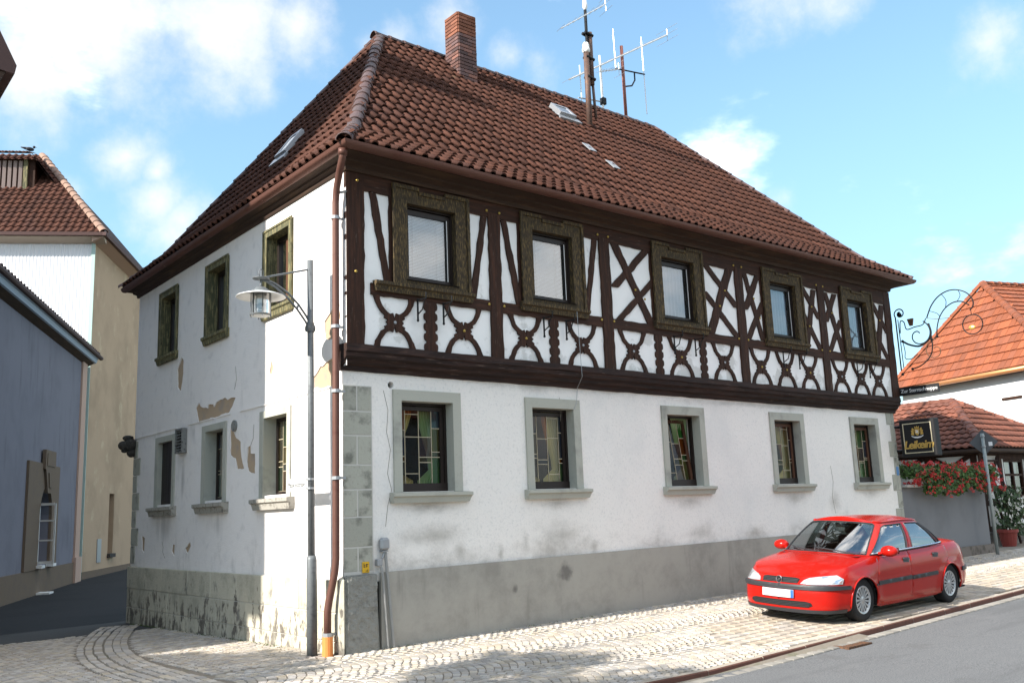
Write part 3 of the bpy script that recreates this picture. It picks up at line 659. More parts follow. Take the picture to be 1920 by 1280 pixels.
for i, y in enumerate(UPY):
    mb = surround(MB(), LP, (y, y + .92, 4.42, 5.72), (y + .102, y + .818, 4.545, 5.628), -.028, .22); w = mb.build('window', M['olive'], H)
    sash_frame(MB(), LP, y - .015, y + .935, 4.40, 5.74, -.04, -.02, .03).build('frame_moulding', M['olive'], w)
    sill_prof(MB(), LP, y - .04, y + .96, 4.55, .14, .08).build('sill', M['olive'], w)
    a0, a1, b0, b1 = y + .105, y + .815, 4.55, 5.625
    sash_frame(MB(), LP, a0, a1, b0, b1, .14, .20, .06).build('sash', M['sash'], w)
    slab(MB(), LP, a0 + .33, a0 + .40, b0 + .06, b1 - .06, .135, .19).build('mullion', M['sashred'], w)
    MB().add([LP(a0 + .05, b0 + .05, .175), LP(a1 - .05, b0 + .05, .175), LP(a1 - .05, b1 - .05, .175), LP(a0 + .05, b1 - .05, .175)], [(0, 1, 2, 3)]).build('pane', M['pane'], w)
    if i == 0:
        mb = MB()
        for k in range(36): slab(mb, LP, a0 + .02, a0 + .36, b0 + .05 + k * .028, b0 + .05 + k * .028 + .022, .235, .25)
        mb.build('blind', M['slat'], w)

# --- upper storey of the street front: infill, timbers
UPX = [(.69, 1.90), (2.87, 4.09), (5.69, 6.94), (8.68, 9.92), (11.30, 12.46)]
Y0 = -.105
UP_ = lambda a, b, d: (a, Y0 + d, b)
uz = lambda x: .085 * max(0, (x - 6) / 6)              # the upper storey sags towards its far end
holes = [rectp(a + .19, b - .19, 4.57 - uz(a), 5.69 - uz(a)) for a, b in UPX]
mb = MB(); wall_sheet(mb, [(-.0, 3.5), (13.2, 3.5), (13.2, 6.0), (-.0, 6.0)], holes, UP_, .15)
inf = mb.build('infill_wall', M['infill'], H)
TF = -.022                                              # timbers stand proud of the infill
zt_mid = lambda x: 4.505 - .0065 * x; zb_mid = lambda x: 4.355 - .0075 * x; zt_sill = lambda x: 3.70 - .0065 * x; zb_rail = lambda x: 5.715 - .085 * max(0, (x - 5) / 8)
def rough_poly(pts, step=.10, amp=.006):
    out = []
    for i, p in enumerate(pts):
        q = pts[(i + 1) % len(pts)]; L = math.dist(p, q); k = max(1, int(L / step))
        for j in range(k):
            t = j / k; e = amp if j else 0
            out.append((p[0] + (q[0] - p[0]) * t + random.uniform(-e, e), p[1] + (q[1] - p[1]) * t + random.uniform(-e, e)))
    return out
def timb(name, poly, m, parent=None, front=TF, th=.05, amp=.009):
    pts = rough_poly(poly, amp=amp) if amp else poly
    return MB().prism([UP_(a, b, front) for a, b in pts], (0, th, 0)).build(name, m, parent or H)
def bar(name, a, b, w, wb=None, front=TF, m='timber'):
    """leaning or upright timber between a (top) and b (bottom); w = width measured level"""
    wb = wb or w; return timb(name, [(b[0], b[1]), (b[0] + wb, b[1]), (a[0] + w, a[1]), (a[0], a[1])], M[m], front=front)
timb('corner_post', [(.004, 3.62), (.25, 3.62), (.27, 5.96), (.004, 5.96)], M['timber'], front=-.03, th=.06)
timb('corner_post', [(12.98, 3.55), (13.24, 3.55), (13.26, 5.92), (13.02, 5.92)], M['timber'], front=-.03, th=.06)
for x, w in ((2.28, .205), (4.48, .22), (7.885, .215), (10.49, .22)): bar('post', (x, 5.76), (x - .005, 3.62), w, front=-.034)
timb('top_rail', [(.0, zb_rail(0)), (5., zb_rail(5)), (13.22, zb_rail(13.2)), (13.22, 5.99), (0, 5.99)], M['timber_h'], front=-.026)
px = [.27, 2.28, 4.48, 7.885, 10.49, 12.99]; pw = [0, .205, .22, .215, .22, 0]
for k in range(5):
    a, b = px[k] + pw[k], px[k + 1]
    a += .08 if k == 0 else 0
    timb('middle_rail', [(a, zb_mid(a)), (b, zb_mid(b)), (b, zt_mid(b)), (a, zt_mid(a))], M['timber_h'], front=-.028)
B_ = [((.34, 5.71), (.565, 4.49), .10), ((2.16, 5.71), (1.93, 4.49), .10), ((2.51, 5.71), (2.755, 4.49), .10), ((4.34, 5.72), (4.105, 4.49), .10),
      ((4.735, 5.73), (5.50, 4.47), .17), ((5.655, 5.24), (4.77, 4.47), .155), ((5.53, 5.74), (4.70, 5.0), .17),
      ((6.97, 5.70), (7.80, 5.0), .17), ((7.64, 5.70), (7.0, 4.47), .20), ((6.90, 5.20), (7.76, 4.46), .165),
      ((8.11, 5.68), (8.53, 4.46), .12), ((8.50, 5.68), (8.05, 5.0), .15), ((8.60, 5.18), (8.08, 4.46), .15),
      ((9.90, 5.65), (10.42, 5.05), .15), ((10.30, 5.63), (9.91, 4.45), .14), ((9.87, 5.14), (10.36, 4.45), .145),
      ((10.70, 5.63), (11.17, 4.43), .14), ((11.03, 5.63), (10.65, 5.03), .15), ((11.18, 5.11), (10.69, 4.43), .145),
      ((12.46, 5.62), (12.97, 5.0), .15), ((12.83, 5.60), (12.47, 4.43), .165), ((12.41, 5.05), (12.90, 4.42), .14)]
for k, (a, b, w) in enumerate(B_): bar('brace', a, b, w, front=TF - .003 * (k % 3))
for (a, b) in UPX:
    for xx in (a - .055, b - .01): bar('window_stud', (xx, 5.72 - uz(a)), (xx, 4.47 - uz(a) * .5), .065, front=TF + .004)
# carved braces: crossed horns with barbs
def motif(cx, zb, zt, hw, r):
    cz = (zb + zt) / 2; hh = (zt - zb) / 2; th = .10; R_ = []
    j = lambda: r.uniform(-.005, .005)
    iu = [(math.sin(t) * (hw - th), hh - math.cos(t) * (hh - .10)) for t in np.linspace(.10, 1.5, 8)]           # inside of the upper bow
    ou = [(.125 + (hw - .125) * ((z - .08) / (hh - .08)) ** .52, z) for z in np.linspace(hh, .085, 9)]
    ol = [(x, -z) for x, z in ou[::-1]]
    il = [(math.sin(t) * (hw - th), -hh + math.cos(t) * (hh - .10)) for t in np.linspace(1.5, .10, 8)]
    right = [(0, .045), (.022, .125)] + iu[1:] + [(hw - th, hh), (hw, hh)] + ou[1:] + [(.152, .055), (.105, .03), (.135, 0), (.105, -.03), (.152, -.055)] + ol[:-1] + [(hw, -hh), (hw - th, -hh)] + il[:-1] + [(.022, -.125), (0, -.05)]
    pts = [(x + (j() if 2 < i < len(right) - 3 else 0), z) for i, (x, z) in enumerate(right)]
    left = [(-x + j(), z) for x, z in pts[1:-1]][::-1]
    return [(cx + x, cz + z) for x, z in pts + left]
def fix_simple(poly):
    return poly
mr = random.Random(3)
for cx in (.70, 1.80, 2.90, 4.02, 5.12, 6.27, 7.40, 8.46, 9.22, 9.98, 11.07, 11.80, 12.47):
    zb, zt = zt_sill(cx) - .03, zb_mid(cx) + .02
    P_ = motif(cx, zb, zt, .325 if cx < 8 else .315, mr)
    V, Fs = cdt(P_); n = len(P_); o_ = MB().add([UP_(a, b, TF - .004) for a, b in V], Fs)
    o_.add([UP_(a, b, TF - .004) for a, b in P_] + [UP_(a, b, .01) for a, b in P_], [(i, (i + 1) % n, (i + 1) % n + n, i + n) for i in range(n)])
    cb = o_.build('carved_brace', M['timber'], H)
    MB().ball((cx, Y0 + TF - .008, (zb + zt) / 2), .022, 8, 5, (1, .6, 1)).build('bolt', M['brass'] if mr.random() < .5 else M['zinc'], cb)
for cx, w in ((1.26, .095), (3.45, .085), (5.73, .085), (6.85, .08)):
    zb, zt = zt_sill(cx) - .03, zb_mid(cx) + .02; hh = zt - zb; pts = []
    for sgn in (1, -1):
        e = []
        for k in range(37):
            t = k / 36; ph = (t * 5.2) % 1
            e.append((cx + sgn * (w * (.72 if ph < .22 else 1.0 + .12 * math.sin((ph - .22) / .78 * math.pi)) if .04 < t < .97 else w), zb + hh * t))
        pts += e if sgn == 1 else e[::-1]
    V, Fs = cdt(pts); n = len(pts)
    MB().add([UP_(a, b, TF - .002) for a, b in V], Fs).add([UP_(a, b, TF - .002) for a, b in pts] + [UP_(a, b, .01) for a, b in pts], [(i, (i + 1) % n, (i + 1) % n + n, i + n) for i in range(n)]).build('carved_upright', M['timber'], H)
# the great moulded sill beam under the upper storey
pr = [(-.10, 3.70), (-.175, 3.69), (-.185, 3.60), (-.165, 3.585), (-.16, 3.53), (-.11, 3.50), (-.10, 3.455), (-.045, 3.43), (-.035, 3.375), (.02, 3.365)]
mb = MB(); xs = list(np.arange(-.03, 13.3, .22)); vs = []; n = len(pr)
for k, x in enumerate(xs):
    for q, (d, z) in enumerate(pr):
        vs.append((x, d + random.uniform(-.007, .007) * (0 < q < n - 1), z - .0055 * x + random.uniform(-.006, .006)))
mb.add(vs, [(i * n + q, (i + 1) * n + q, (i + 1) * n + q + 1, i * n + q + 1)[::-1] for i in range(len(xs) - 1) for q in range(n - 1)])
mb.add([vs[q] for q in range(n)] + [(xs[0], .02, 3.7)], [tuple(range(n + 1))]); mb.add([vs[(len(xs) - 1) * n + q] for q in range(n)] + [(xs[-1], .02, 3.62)], [tuple(range(n, -1, -1))])
mb.build('sill_beam', M['beam'], H)
for x, z in [(.16, 5.83), (.13, 4.62)] + [(p + dx, 5.80 - uz(p)) for p in (2.28, 4.48, 7.885, 10.49) for dx in (-.03, .2)] + [(p + dx, 4.43) for p in (2.28, 4.48, 7.885, 10.49) for dx in (-.04, .23)] + [(5.24, 5.0), (5.45, 4.85 + .02), (7.55, 5.27), (7.38, 4.97), (8.38, 5.22), (8.52, 4.87), (10.23, 5.27), (10.1, 4.87), (10.93, 5.22), (12.75, 5.25)]:
    MB().ball((x, Y0 - .036, z), .021, 8, 5, (1, .6, 1)).build('bolt', M['brass'], H)
# upper windows of the street front
for i, (a, b) in enumerate(UPX):
    dz = -uz(a); z0, z1 = 4.53 + dz, 5.87 + dz; c0, c1, e0, e1 = a + .213, b - .213, 4.598 + dz, 5.657 + dz; D = -.05
    mb = MB()
    for q in ((a, c0, z0, z1), (c1, b, z0, z1)): slab(mb, UP_, *q, D, .11)
    m3 = (b - a) / 3
    top = [(c0, e1), (c1, e1), (c1, z1), (b - m3 + .02, z1), (b - m3 + .02, z1 - .035), (a + m3 - .02, z1 - .035), (a + m3 - .02, z1), (c0, z1)]
    mb.prism([UP_(p, q, D) for p, q in top], (0, .16, 0)); slab(mb, UP_, c0, c1, z0, e0, D, .11)
    w = mb.build('window', M['ochre'], H)
    mb = MB()          # raised outer moulding with its stepped head
    for q in ((a - .02, a + .03, z0, z1 + .025), (b - .03, b + .02, z0, z1 + .025), (a + .03, a + m3 - .01, z1 - .025, z1 + .025), (b - m3 + .01, b - .03, z1 - .025, z1 + .025), (a + m3 - .01, b - m3 + .01, z1 - .075, z1 - .028)): slab(mb, UP_, *q, D - .022, D + .01)
    mb.build('frame_moulding', M['ochre'], w)
    sill_prof(MB(), UP_, a - .06 if i else a - .3, b + .06, z0 + .015, .14, .105).build('sill', M['ochre'], w)
    sash_frame(MB(), UP_, c0, c1, e0, e1, .04, .11, .03).build('sash_frame', M['sash'], w)
    sash_frame(MB(), UP_, c0 + .02, c1 - .02, e0 + .03, e1 - .045, .06, .12, .062).build('sash', M['sash'], w)
    sill_prof(MB(), UP_, c0 - .03, c1 + .03, e0 + .02, .03, .075).build('sill_flashing', M['sash'], w)
    p0, p1, q0, q1 = c0 + .078, c1 - .078, e0 + .088, e1 - .103
    MB().add([UP_(p0, q0, .085), UP_(p1, q0, .085), UP_(p1, q1, .085), UP_(p0, q1, .085)], [(0, 1, 2, 3)]).build('pane', M['pane'], w)
    slab(MB(), UP_, p1 - .004, p1 + .006, q0, q1, .055, .062).build('glazing_bead', M['white'], w)
    if i < 2:
        mb = MB(); k = q0
        while k < q1: mb.add([UP_(p0, k, .13), UP_(p1, k, .13), UP_(p1, k + .019, .142), UP_(p0, k + .019, .142)], [(0, 1, 2, 3)]); k += .0205
        mb.build('blind', M['slat'], w)
        for xx in (p0 + .1, p1 - .14): slab(MB(), UP_, xx, xx + .006, q0, q1, .118, .122).build('blind_cord', M['zinc'], w)
    else: drape(MB(), UP_, p0 - .02, p1 + .02, q0 - .03, q1 + .03, .16, 0, 60, .022, 8).build('curtain', M['lace'], w)
# black iron flower box brackets under the windows
for x in (1.03, 1.44, 3.22, 3.66, 6.07, 6.60, 9.1, 9.6, 11.62, 12.08):
    z = 4.37 - .0075 * x; y = Y0 - .06
    mb = MB().tube([(x, y, z), (x, y, z - .29)], .013, 6).tube([(x, y, z - .02), (x + .02, y - .17, z - .02), (x + .02, y - .17, z + .06)], .010, 6).tube([(x, y, z - .21), (x + .01, y - .09, z - .16), (x + .02, y - .12, z - .06), (x + .02, y - .17, z - .02)], .009, 6).ball((x, y, z - .29), .02, 6, 4)
    mb.build('flower_box_bracket', M['black'], H)
# thin cable down the front
MB().tube([(3.86, -.2, 4.5), (3.87, -.21, 4.0), (3.90, -.2, 3.5), (3.93, -.05, 3.35), (3.92, -.03, 3.15), (3.86, -.035, 3.03)], .004, 5).build('cable', M['zinc'], H)

# --- cornice and gutter: profiles swept round the front and the lane side
def sweep(prof, left, closed=False):
    """path: lane side far end -> corner -> far end of the front. prof = (distance out, height)"""
    mb = MB(); rings = []
    for (d, z) in prof:
        dl = left(d); rings.append([(-dl, HY + .05 + d * .7, z), (-dl, -.125 - d, z), (13.22 + d, -.125 - d, z), (13.22 + d, HY + d, z)])
    n = len(prof); vs = [rings[i][k] for k in range(4) for i in range(n)]; fs = []
    for k in range(3):
        for i in range(n if closed else n - 1): fs.append((k * n + i, k * n + (i + 1) % n, (k + 1) * n + (i + 1) % n, (k + 1) * n + i))
    fs += [tuple(range(n)), tuple(range(4 * n - 1, 3 * n - 1, -1))]
    return mb.add(vs, fs)
sweep([(-.02, 5.93), (.04, 5.93), (.055, 5.955), (.055, 5.985), (.09, 6.0), (.15, 6.02), (.16, 6.045), (.21, 6.055), (.32, 6.075), (.33, 6.10), (.34, 6.165), (-.02, 6.2)], lambda d: d * .55, True).build('cornice', M['cornice'], H)
gp = [(.375 + .080 * math.cos(a), 6.155 + .085 * math.sin(a)) for a in np.linspace(math.pi, 2 * math.pi, 9)] + [(.375 + .073 * math.cos(a), 6.155 + .075 * math.sin(a)) for a in np.linspace(2 * math.pi, math.pi, 9)]
gut = sweep(gp, lambda d: d - .195, True).build('gutter', M['copper'], H); smooth_by_angle(gut, 50)
for x in (1.7, 3.6, 5.6, 7.6, 9.6, 11.6):
    MB().tube([(x - .02, -.50, 6.135), (x + .02, -.50, 6.135)], .068, 12).build('gutter_joint', M['copper'], gut)
for y in (.5, 1.9, 3.9, 6.0): MB().tube([(-.18, y - .02, 6.135), (-.18, y + .02, 6.135)], .068, 12).build('gutter_joint', M['copper'], gut)
# downpipe at the corner
dp = MB().tube([(-.20, -.42, 6.07), (-.20, -.41, 5.98), (-.17, -.28, 5.84), (-.12, -.11, 5.68), (-.115, -.07, 5.5), (-.115, -.06, 3.6), (-.115, -.04, 1.1), (-.12, -.02, .95), (-.16, .05, .62), (-.17, .07, .5), (-.17, .07, .2)], .044, 12).build('downpipe', M['copper'], H, True)
MB().tube([(-.20, -.42, 6.08), (-.20, -.41, 6.0)], .058, 12).build('outlet', M['copper'], dp, True)
MB().tube([(-.17, .07, .22), (-.17, .07, -.03)], [.062, .066], 14).build('standpipe', M['orange'], dp)
for z in (5.3, 3.9, 3.1, 2.05, .24):
    x, y = (-.115, -.055) if z > 1 else (-.17, .07)
    MB().tube([(x, y, z - .02), (x, y, z + .02)], .06, 12).box(x + .05, x + .125, y - .008, y + .008, z - .015, z + .015).build('pipe_clamp', M['zinc'], dp)
MB().tube([(-.1, -.09, 5.62), (.02, -.12, 5.66)], .018, 6).build('pipe_stay', M['zinc'], dp)

# --- roof
def rp(t, side):    # height and plan position up the roof, with its bell-cast foot
    z = 6.15 + (t / .18 * .56 if t < .18 else .56 + (t - .18) / .82 * 3.86); return z
Ex0, Ex1, Ey0, Ey1 = -.24, 13.58, -.52, 8.36; R1, R2 = (3.05, 4.01), (10.74, 4.01)
def corner(c, t): 
    e, r = {'A': ((Ex0, Ey0), R1), 'B': ((Ex1, Ey0), R2), 'C': ((Ex1, Ey1), R2), 'D': ((Ex0, Ey1), R1)}[c]
    return Vector((e[0] + (r[0] - e[0]) * t, e[1] + (r[1] - e[1]) * t, rp(t, 0)))
mb = MB(); T3 = (0, .18, 1.)
for a, b in ('AB', 'BC', 'CD', 'DA'):
    for t0, t1 in ((0, .18), (.18, 1.)):
        dn = Vector((0, 0, -.02)); mb.add([corner(a, t0) + dn, corner(b, t0) + dn, corner(b, t1) + dn, corner(a, t1) + dn], [(0, 1, 2, 3)])
M['batten'] = mat('roof_underlay', (.04, .022, .017), .9)
roof = mb.build('roof', M['batten'], H)
def pantile(w, L, name, hh=.046, lift=.044, th=.022, n=9):
    top = []; bot = []; us = [0, .05, .13, .27, .41, .49, .54, .77, 1.] if n == 9 else [0, .06, .27, .48, .54, .77, 1.]
    for i in range(n):
        u = us[i]; h = hh * math.sqrt(max(0, 1 - ((u - .27) / .27) ** 2)) if u < .54 else 0.
        top.append((u * w * 1.03, h))
    vs = [(u, 0, h + lift) for u, h in top] + [(u, L, h + .004) for u, h in top] + [(u, .001, h + lift - th) for u, h in top]
    fs = [(i, i + 1, n + i + 1, n + i) for i in range(n - 1)] + [(2 * n + i, 2 * n + i + 1, i + 1, i) for i in range(n - 1)]
    me = bpy.data.meshes.new(name); me.from_pydata(vs, [], fs); me.polygons.foreach_set('use_smooth', [i < n - 1 for i in range(2 * n - 2)]); me.update(); return me
def tile_plane(poly, u, w, L, start=None, slip=.004, rnd=1.):
    """matrices of tiles laid in courses over a planar polygon"""
    u = Vector(u).normalized(); P0 = Vector(start or poly[0]); nrm = None
    for i in range(len(poly)):
        c = (Vector(poly[(i + 1) % len(poly)]) - Vector(poly[i])).cross(Vector(poly[(i + 2) % len(poly)]) - Vector(poly[i]))
        if c.length > 1e-3: nrm = c.normalized(); break
    if nrm.z < 0: nrm = -nrm
    v = nrm.cross(u).normalized(); q = [((Vector(p) - P0).dot(u), (Vector(p) - P0).dot(v)) for p in poly]
    u0, u1 = min(p[0] for p in q), max(p[0] for p in q); v1 = max(p[1] for p in q); v0 = min(p[1] for p in q); out = []
    for j in range(int(round(v0 / L)), int(v1 / L) + 1):
        for i in range(int(u0 / w) - 1, int(u1 / w) + 2):
            if inpoly(((i + .5) * w, (j + .5) * L), q):
                m = frame_m(P0 + u * (i * w + random.uniform(-slip, slip)) + v * (j * L + random.uniform(-slip, slip)) + nrm * random.uniform(0, .004), u, v, nrm)
                out.append(m @ Matrix.Rotation(random.uniform(-.012, .012) * rnd, 4, 'Z'))
    return out, v
TW, TL = .188, .30
skip = lambda m: not (4.34 < m.translation.x < 4.80 and 3.2 < m.translation.y < 3.72)
tiles = []
for a, b, u in (('A', 'B', (1, 0, 0)), ('D', 'A', (0, -1, 0))):
    for t0, t1 in ((0, .18), (.18, 1.)):
        P = [corner(a, t0), corner(b, t0), corner(b, t1), corner(a, t1)]
        if (P[2] - P[3]).length < .01: P = P[:3]
        ms, v = tile_plane(P, u, TW, TL if t0 else .255); tiles += ms
me = pantile(TW, TL * 1.1, 'roof_tile'); me.materials.append(M['tile'])
emit_pieces('roof_tile', 'roof_tiles', me, [m for m in tiles if skip(m)], M['tile'], roof)
def ridge_mesh(name, L=.36, r=.10):
    vs = []; fs = []; n = 9
    for k, (yy, rr) in enumerate(((0, r * 1.06), (.05, r * 1.06), (.052, r), (L, r * .9))):
        for i in range(n):
            a = math.pi * (i / (n - 1)) ; vs.append((-rr * 1.05 * math.cos(a), yy, rr * math.sin(a) * .95 - .05))
    vs += [(x * .88, -.0, z * .88 - .004) for x, _, z in vs[:n]]
    for k in range(3):
        for i in range(n - 1): fs.append((k * n + i, k * n + i + 1, (k + 1) * n + i + 1, (k + 1) * n + i))
    for i in range(n - 1): fs.append((4 * n + i, 4 * n + i + 1, i + 1, i))
    me = bpy.data.meshes.new(name); me.from_pydata(vs, [], fs); me.polygons.foreach_set('use_smooth', [True] * len(fs)); me.update(); return me
def lay_ridge(a, b, me, parent, name='ridge_tile', step=.33, lift=.045):
    d = (b - a); L = d.length; t = d / L; side = t.cross(Vector((0, 0, 1)))
    if side.length < .01: return
    side.normalize(); n = side.cross(t).normalized(); k = 0; cnt = max(1, round(L / step)); st = L / cnt
    for i in range(cnt):
        p = a + t * (i * st) + n * (lift + random.uniform(-.004, .004)); m = frame_m(p, side, t, n) @ Matrix.Rotation(random.uniform(-.02, .02), 4, 'Z'); place(name, me, parent, m)
rme = ridge_mesh('ridge_tile'); rme.materials.append(M['ridge'])
for c in 'ABD':
    lay_ridge(corner(c, 0.0), corner(c, .18), rme, roof, step=.26); lay_ridge(corner(c, .18), corner(c, 1.), rme, roof)
lay_ridge(corner('A', 1.) - Vector((.15, 0, 0)), corner('B', 1.), rme, roof)
# roof windows and two glass tiles
def roof_plane_front(x, y): t = (y - Ey0) / (R1[1] - Ey0); return Vector((x, y, rp(t, 0)))
def roof_plane_left(x, y): t = (x - Ex0) / (R1[0] - Ex0); return Vector((x, y, rp(t, 0)))
M['velux'] = mat('aluminium_frame', (.40, .41, .43), .4, .7)
def skylight(o, u, w, L, name='skylight', up=.10, open_=.0):
    u = Vector(u); a = frame_m(o, *u_v(u)); mb = MB()
    mb.box(0, w, 0, .06, 0, up).box(0, w, L - .06, L, 0, up).box(0, .06, .06, L - .06, 0, up).box(w - .06, w, .06, L - .06, 0, up).box(-.08, w + .08, -.16, -.001, 0, .05)
    s = mb.build(name, M['velux'], roof, mw=a)
    MB().add([(.05, .05, up - .01), (w - .05, .05, up - .01), (w - .05, L - .05, up - .01), (.05, L - .05, up - .01)], [(0, 1, 2, 3)]).build('pane', M['pane'], s, mw=a)
    MB().box(.05, w - .05, .05, L - .05, .01, .02).build('light_shaft', M['slat'], s, mw=a)
def u_v(u):
    if abs(u.x) > .5: v = (corner('A', 1.) - corner('A', .18)); v = Vector((0, v.y, v.z))
    else: v = (corner('A', 1.) - corner('A', .18)); v = Vector((v.x, 0, v.z))
    return u, v.normalized()
skylight(roof_plane_front(6.52, 2.86) + Vector((0, -.03, .03)), (1, 0, 0), .44, .42, up=.11)
skylight(roof_plane_left(.90, 3.75) + Vector((-.03, 0, .03)), (0, -1, 0), .40, .55, up=.09)
for x, y in ((6.14, 1.66), (6.29, 1.22)):
    q = roof_plane_front(x, y); u, v = u_v(Vector((1, 0, 0))); a = frame_m(q + u.cross(v) * .07, u, v)
    MB().box(0, .18, 0, .3, 0, .012).build('glass_tile', M['zinc'], roof, mw=a)
# chimney, brick by brick
ch = MB().box(4.41, 4.81, 3.31, 3.71, 9.2, 11.17).build('chimney', M['mortar'], H)
M['brick_o'] = mat('orange_brick', (.17, .065, .036), .85, rnd=.3, rndcol=(.2, .08, .05), bump=[(60., .4, .004)])
M['brick_d'] = mat('sooty_brick', (.10, .062, .06), .8, rnd=.35, rndcol=(.20, .09, .065), bump=[(60., .4, .004)])
bl = {}
for key in ('o', 'd'):
    for L in (.212, .10): bl[key, L] = MB().bbox(-L / 2, L / 2, -.05, .05, -.031, .031, .004).mesh('brick', M['brick_' + key])
c0 = Vector((4.61, 3.51, 0)); z = 9.72; k = 0
while z < 11.2:
    key = 'o' if z > 10.78 + .04 * (k % 2) else 'd'
    for s in range(4):
        rot = Matrix.Rotation(s * math.pi / 2, 4, 'Z')
        spec = [(-.109, .212), (.109, .212)] if (k + s) % 2 else [(-.166, .10), (0, .212), (.166, .10)]
        for off, L in spec:
            if s % 2 and (k + s) % 2 == 0 and False: continue
            m = Matrix.Translation((c0.x, c0.y, z)) @ rot @ Matrix.Translation((off * .955, -.168 - .008 - random.uniform(0, .006) - .0, 0)) 
            place('brick', bl[key, L], ch, m)
    z += .074; k += 1
MB().box(4.36, 4.86, 3.2, 3.78, 9.72, 9.76).build('lead_flashing', M['zinc'], ch) if False else None

# ------------------------------------------------------------------ the red car (own axes: x from front bumper to tail, y across, z up)
def crom(pts, n):
    P = [np.array(p, float) for p in pts]; P = [2 * P[0] - P[1]] + P + [2 * P[-1] - P[-2]]; out = []
    for i in range(1, len(P) - 2):
        for k in range(n):
            t = k / n; a, b, c, d = P[i - 1:i + 3]
            out.append(.5 * ((2 * b) + (-a + c) * t + (2 * a - 5 * b + 4 * c - d) * t * t + (-a + 3 * b - 3 * c + d) * t ** 3))
    out.append(P[-2]); return np.array(out)
M['paint'] = mat('red_car_paint', (.34, .0085, .004), .22, spec=.2, coat=.22, layers=[dict(s=400., c=(.42, .008, .006), lo=.4, hi=.6, f=.4)])
M['trim'] = mat('dark_plastic_trim', (.028, .029, .032), .45)
M['tyre'] = mat('tyre_rubber', (.016, .016, .017), .85)
M['hub'] = mat('silver_wheel_cover', (.42, .43, .44), .35, .6)
M['chrome'] = mat('chrome', (.75, .75, .76), .12, 1.)
M['lamp'] = mat('clear_headlamp', (.42, .44, .45), .12, .3, coat=1.)
M['lampin'] = mat('headlamp_reflector', (.78, .8, .82), .12, .9)
M['tail'] = mat('red_tail_lamp', (.25, .006, .008), .15, coat=1.)
M['carglass'] = glassmat('car_glass', (.42, .48, .47), .0, fk=.30)
M['plate'] = mat('white_number_plate', (.43, .44, .45), .5, layers=[dict(s=(14., 9., 9.), c=(.5, .51, .53), lo=.5, hi=.62, f=.7, d=1.)])
M['plateblue'] = mat('blue_plate_band', (.02, .10, .45), .5)
M['seat'] = mat('grey_seat_cloth', (.045, .047, .055), .9); M['dash'] = mat('dashboard_plastic', (.03, .034, .045), .7)
CX, CYC, CSC, CYAW = 6.27 - .905 * .935, -2.90 + .74 * .935, .935, R(.3)
zc0 = g(6.27, CYC) - .012; zc1 = g(8.74, CYC) - .012
pitch = math.atan2(zc1 - zc0, 2.47)
CM = Matrix.Translation((CX, CYC, zc0 - .9 * math.tan(pitch))) @ Matrix.Rotation(CYAW, 4, 'Z') @ Matrix.Rotation(-pitch, 4, 'Y') @ Matrix.Rotation(math.atan(.052), 4, 'X') @ Matrix.Diagonal((CSC, CSC, CSC, 1))
CAR = thing('parked_car', 'shiny red four-door saloon car parked on the pavement in front of the old house', 'car', CM.translation)
plan = crom([(0, 0), (.012, .22), (.05, .44), (.125, .61), (.25, .735), (.45, .805), (.8, .838), (1.4, .852), (2.3, .855), (3.3, .848), (3.9, .825), (4.2, .775), (4.35, .69), (4.435, .5), (4.468, .25), (4.477, 0)], 14)
sl = np.concatenate([[0], np.cumsum(np.hypot(*np.diff(plan, axis=0).T))]); SMAX = sl[-1]
tang = np.gradient(plan, axis=0); tang /= np.hypot(*tang.T)[:, None]
def s_at_x(x): return float(np.interp(x, plan[:, 0], sl))
ZT = crom([(0, .665), (.10, .70), (.3, .755), (.7, .825), (1.15, .885), (1.5, .925), (2.5, .945), (3.4, .965), (3.8, .975), (4.2, .965), (4.40, .945), (4.477, .93)], 8)
def ztop(x): return float(np.interp(x, ZT[:, 0], ZT[:, 1]))
e_side = ([.15, .20, .32, .45, .55, .62, .68, .76, .84, .90, .94, .98], [.09, .045, .012, .002, .0, .006, .003, .012, .028, .052, .078, .115])
e_front = ([.15, .19, .26, .34, .47, .53, .57, .60, .66, .72, .80], [.06, .03, .008, .0, .004, .012, .012, .05, .09, .16, .26])
e_rear = ([.2, .28, .4, .5, .56, .62, .75, .88, .93, .98], [.08, .03, .0, .0, .01, .03, .05, .08, .12, .2])
def skin(s, z, off=0.):
    """point on the body side at plan length s (negative = far side) and height z"""
    sg = 1 if s >= 0 else -1; a = abs(s); x = float(np.interp(a, sl, plan[:, 0])); y = float(np.interp(a, sl, plan[:, 1]))
    tx = float(np.interp(a, sl, tang[:, 0])); ty = float(np.interp(a, sl, tang[:, 1]))
    wf = min(1, max(0, (.62 - x) / .5)); wf = wf * wf * (3 - 2 * wf); wr = min(1, max(0, (x - 3.95) / .42)); wr = wr * wr * (3 - 2 * wr)
    zs = z - (ztop(x) - .945) * min(1, max(0, (z - .5) / .4)) if x < 4 else z
    e = (1 - wf - wr) * np.interp(zs, *e_side) + wf * np.interp(z, *e_front) + wr * np.interp(z, *e_rear)
    for ax in (.905, 3.545):          # flared arches
        rr = math.hypot(x - ax, z - .30); 
        if a > .9 and .33 < rr < .5 and z < .72: e -= .022 * (1 - (rr - .33) / .17)
    e -= off
    return (x + e * ty, sg * max(y - e * tx, 0), z)
def W(p): return tuple(CM @ Vector(p))
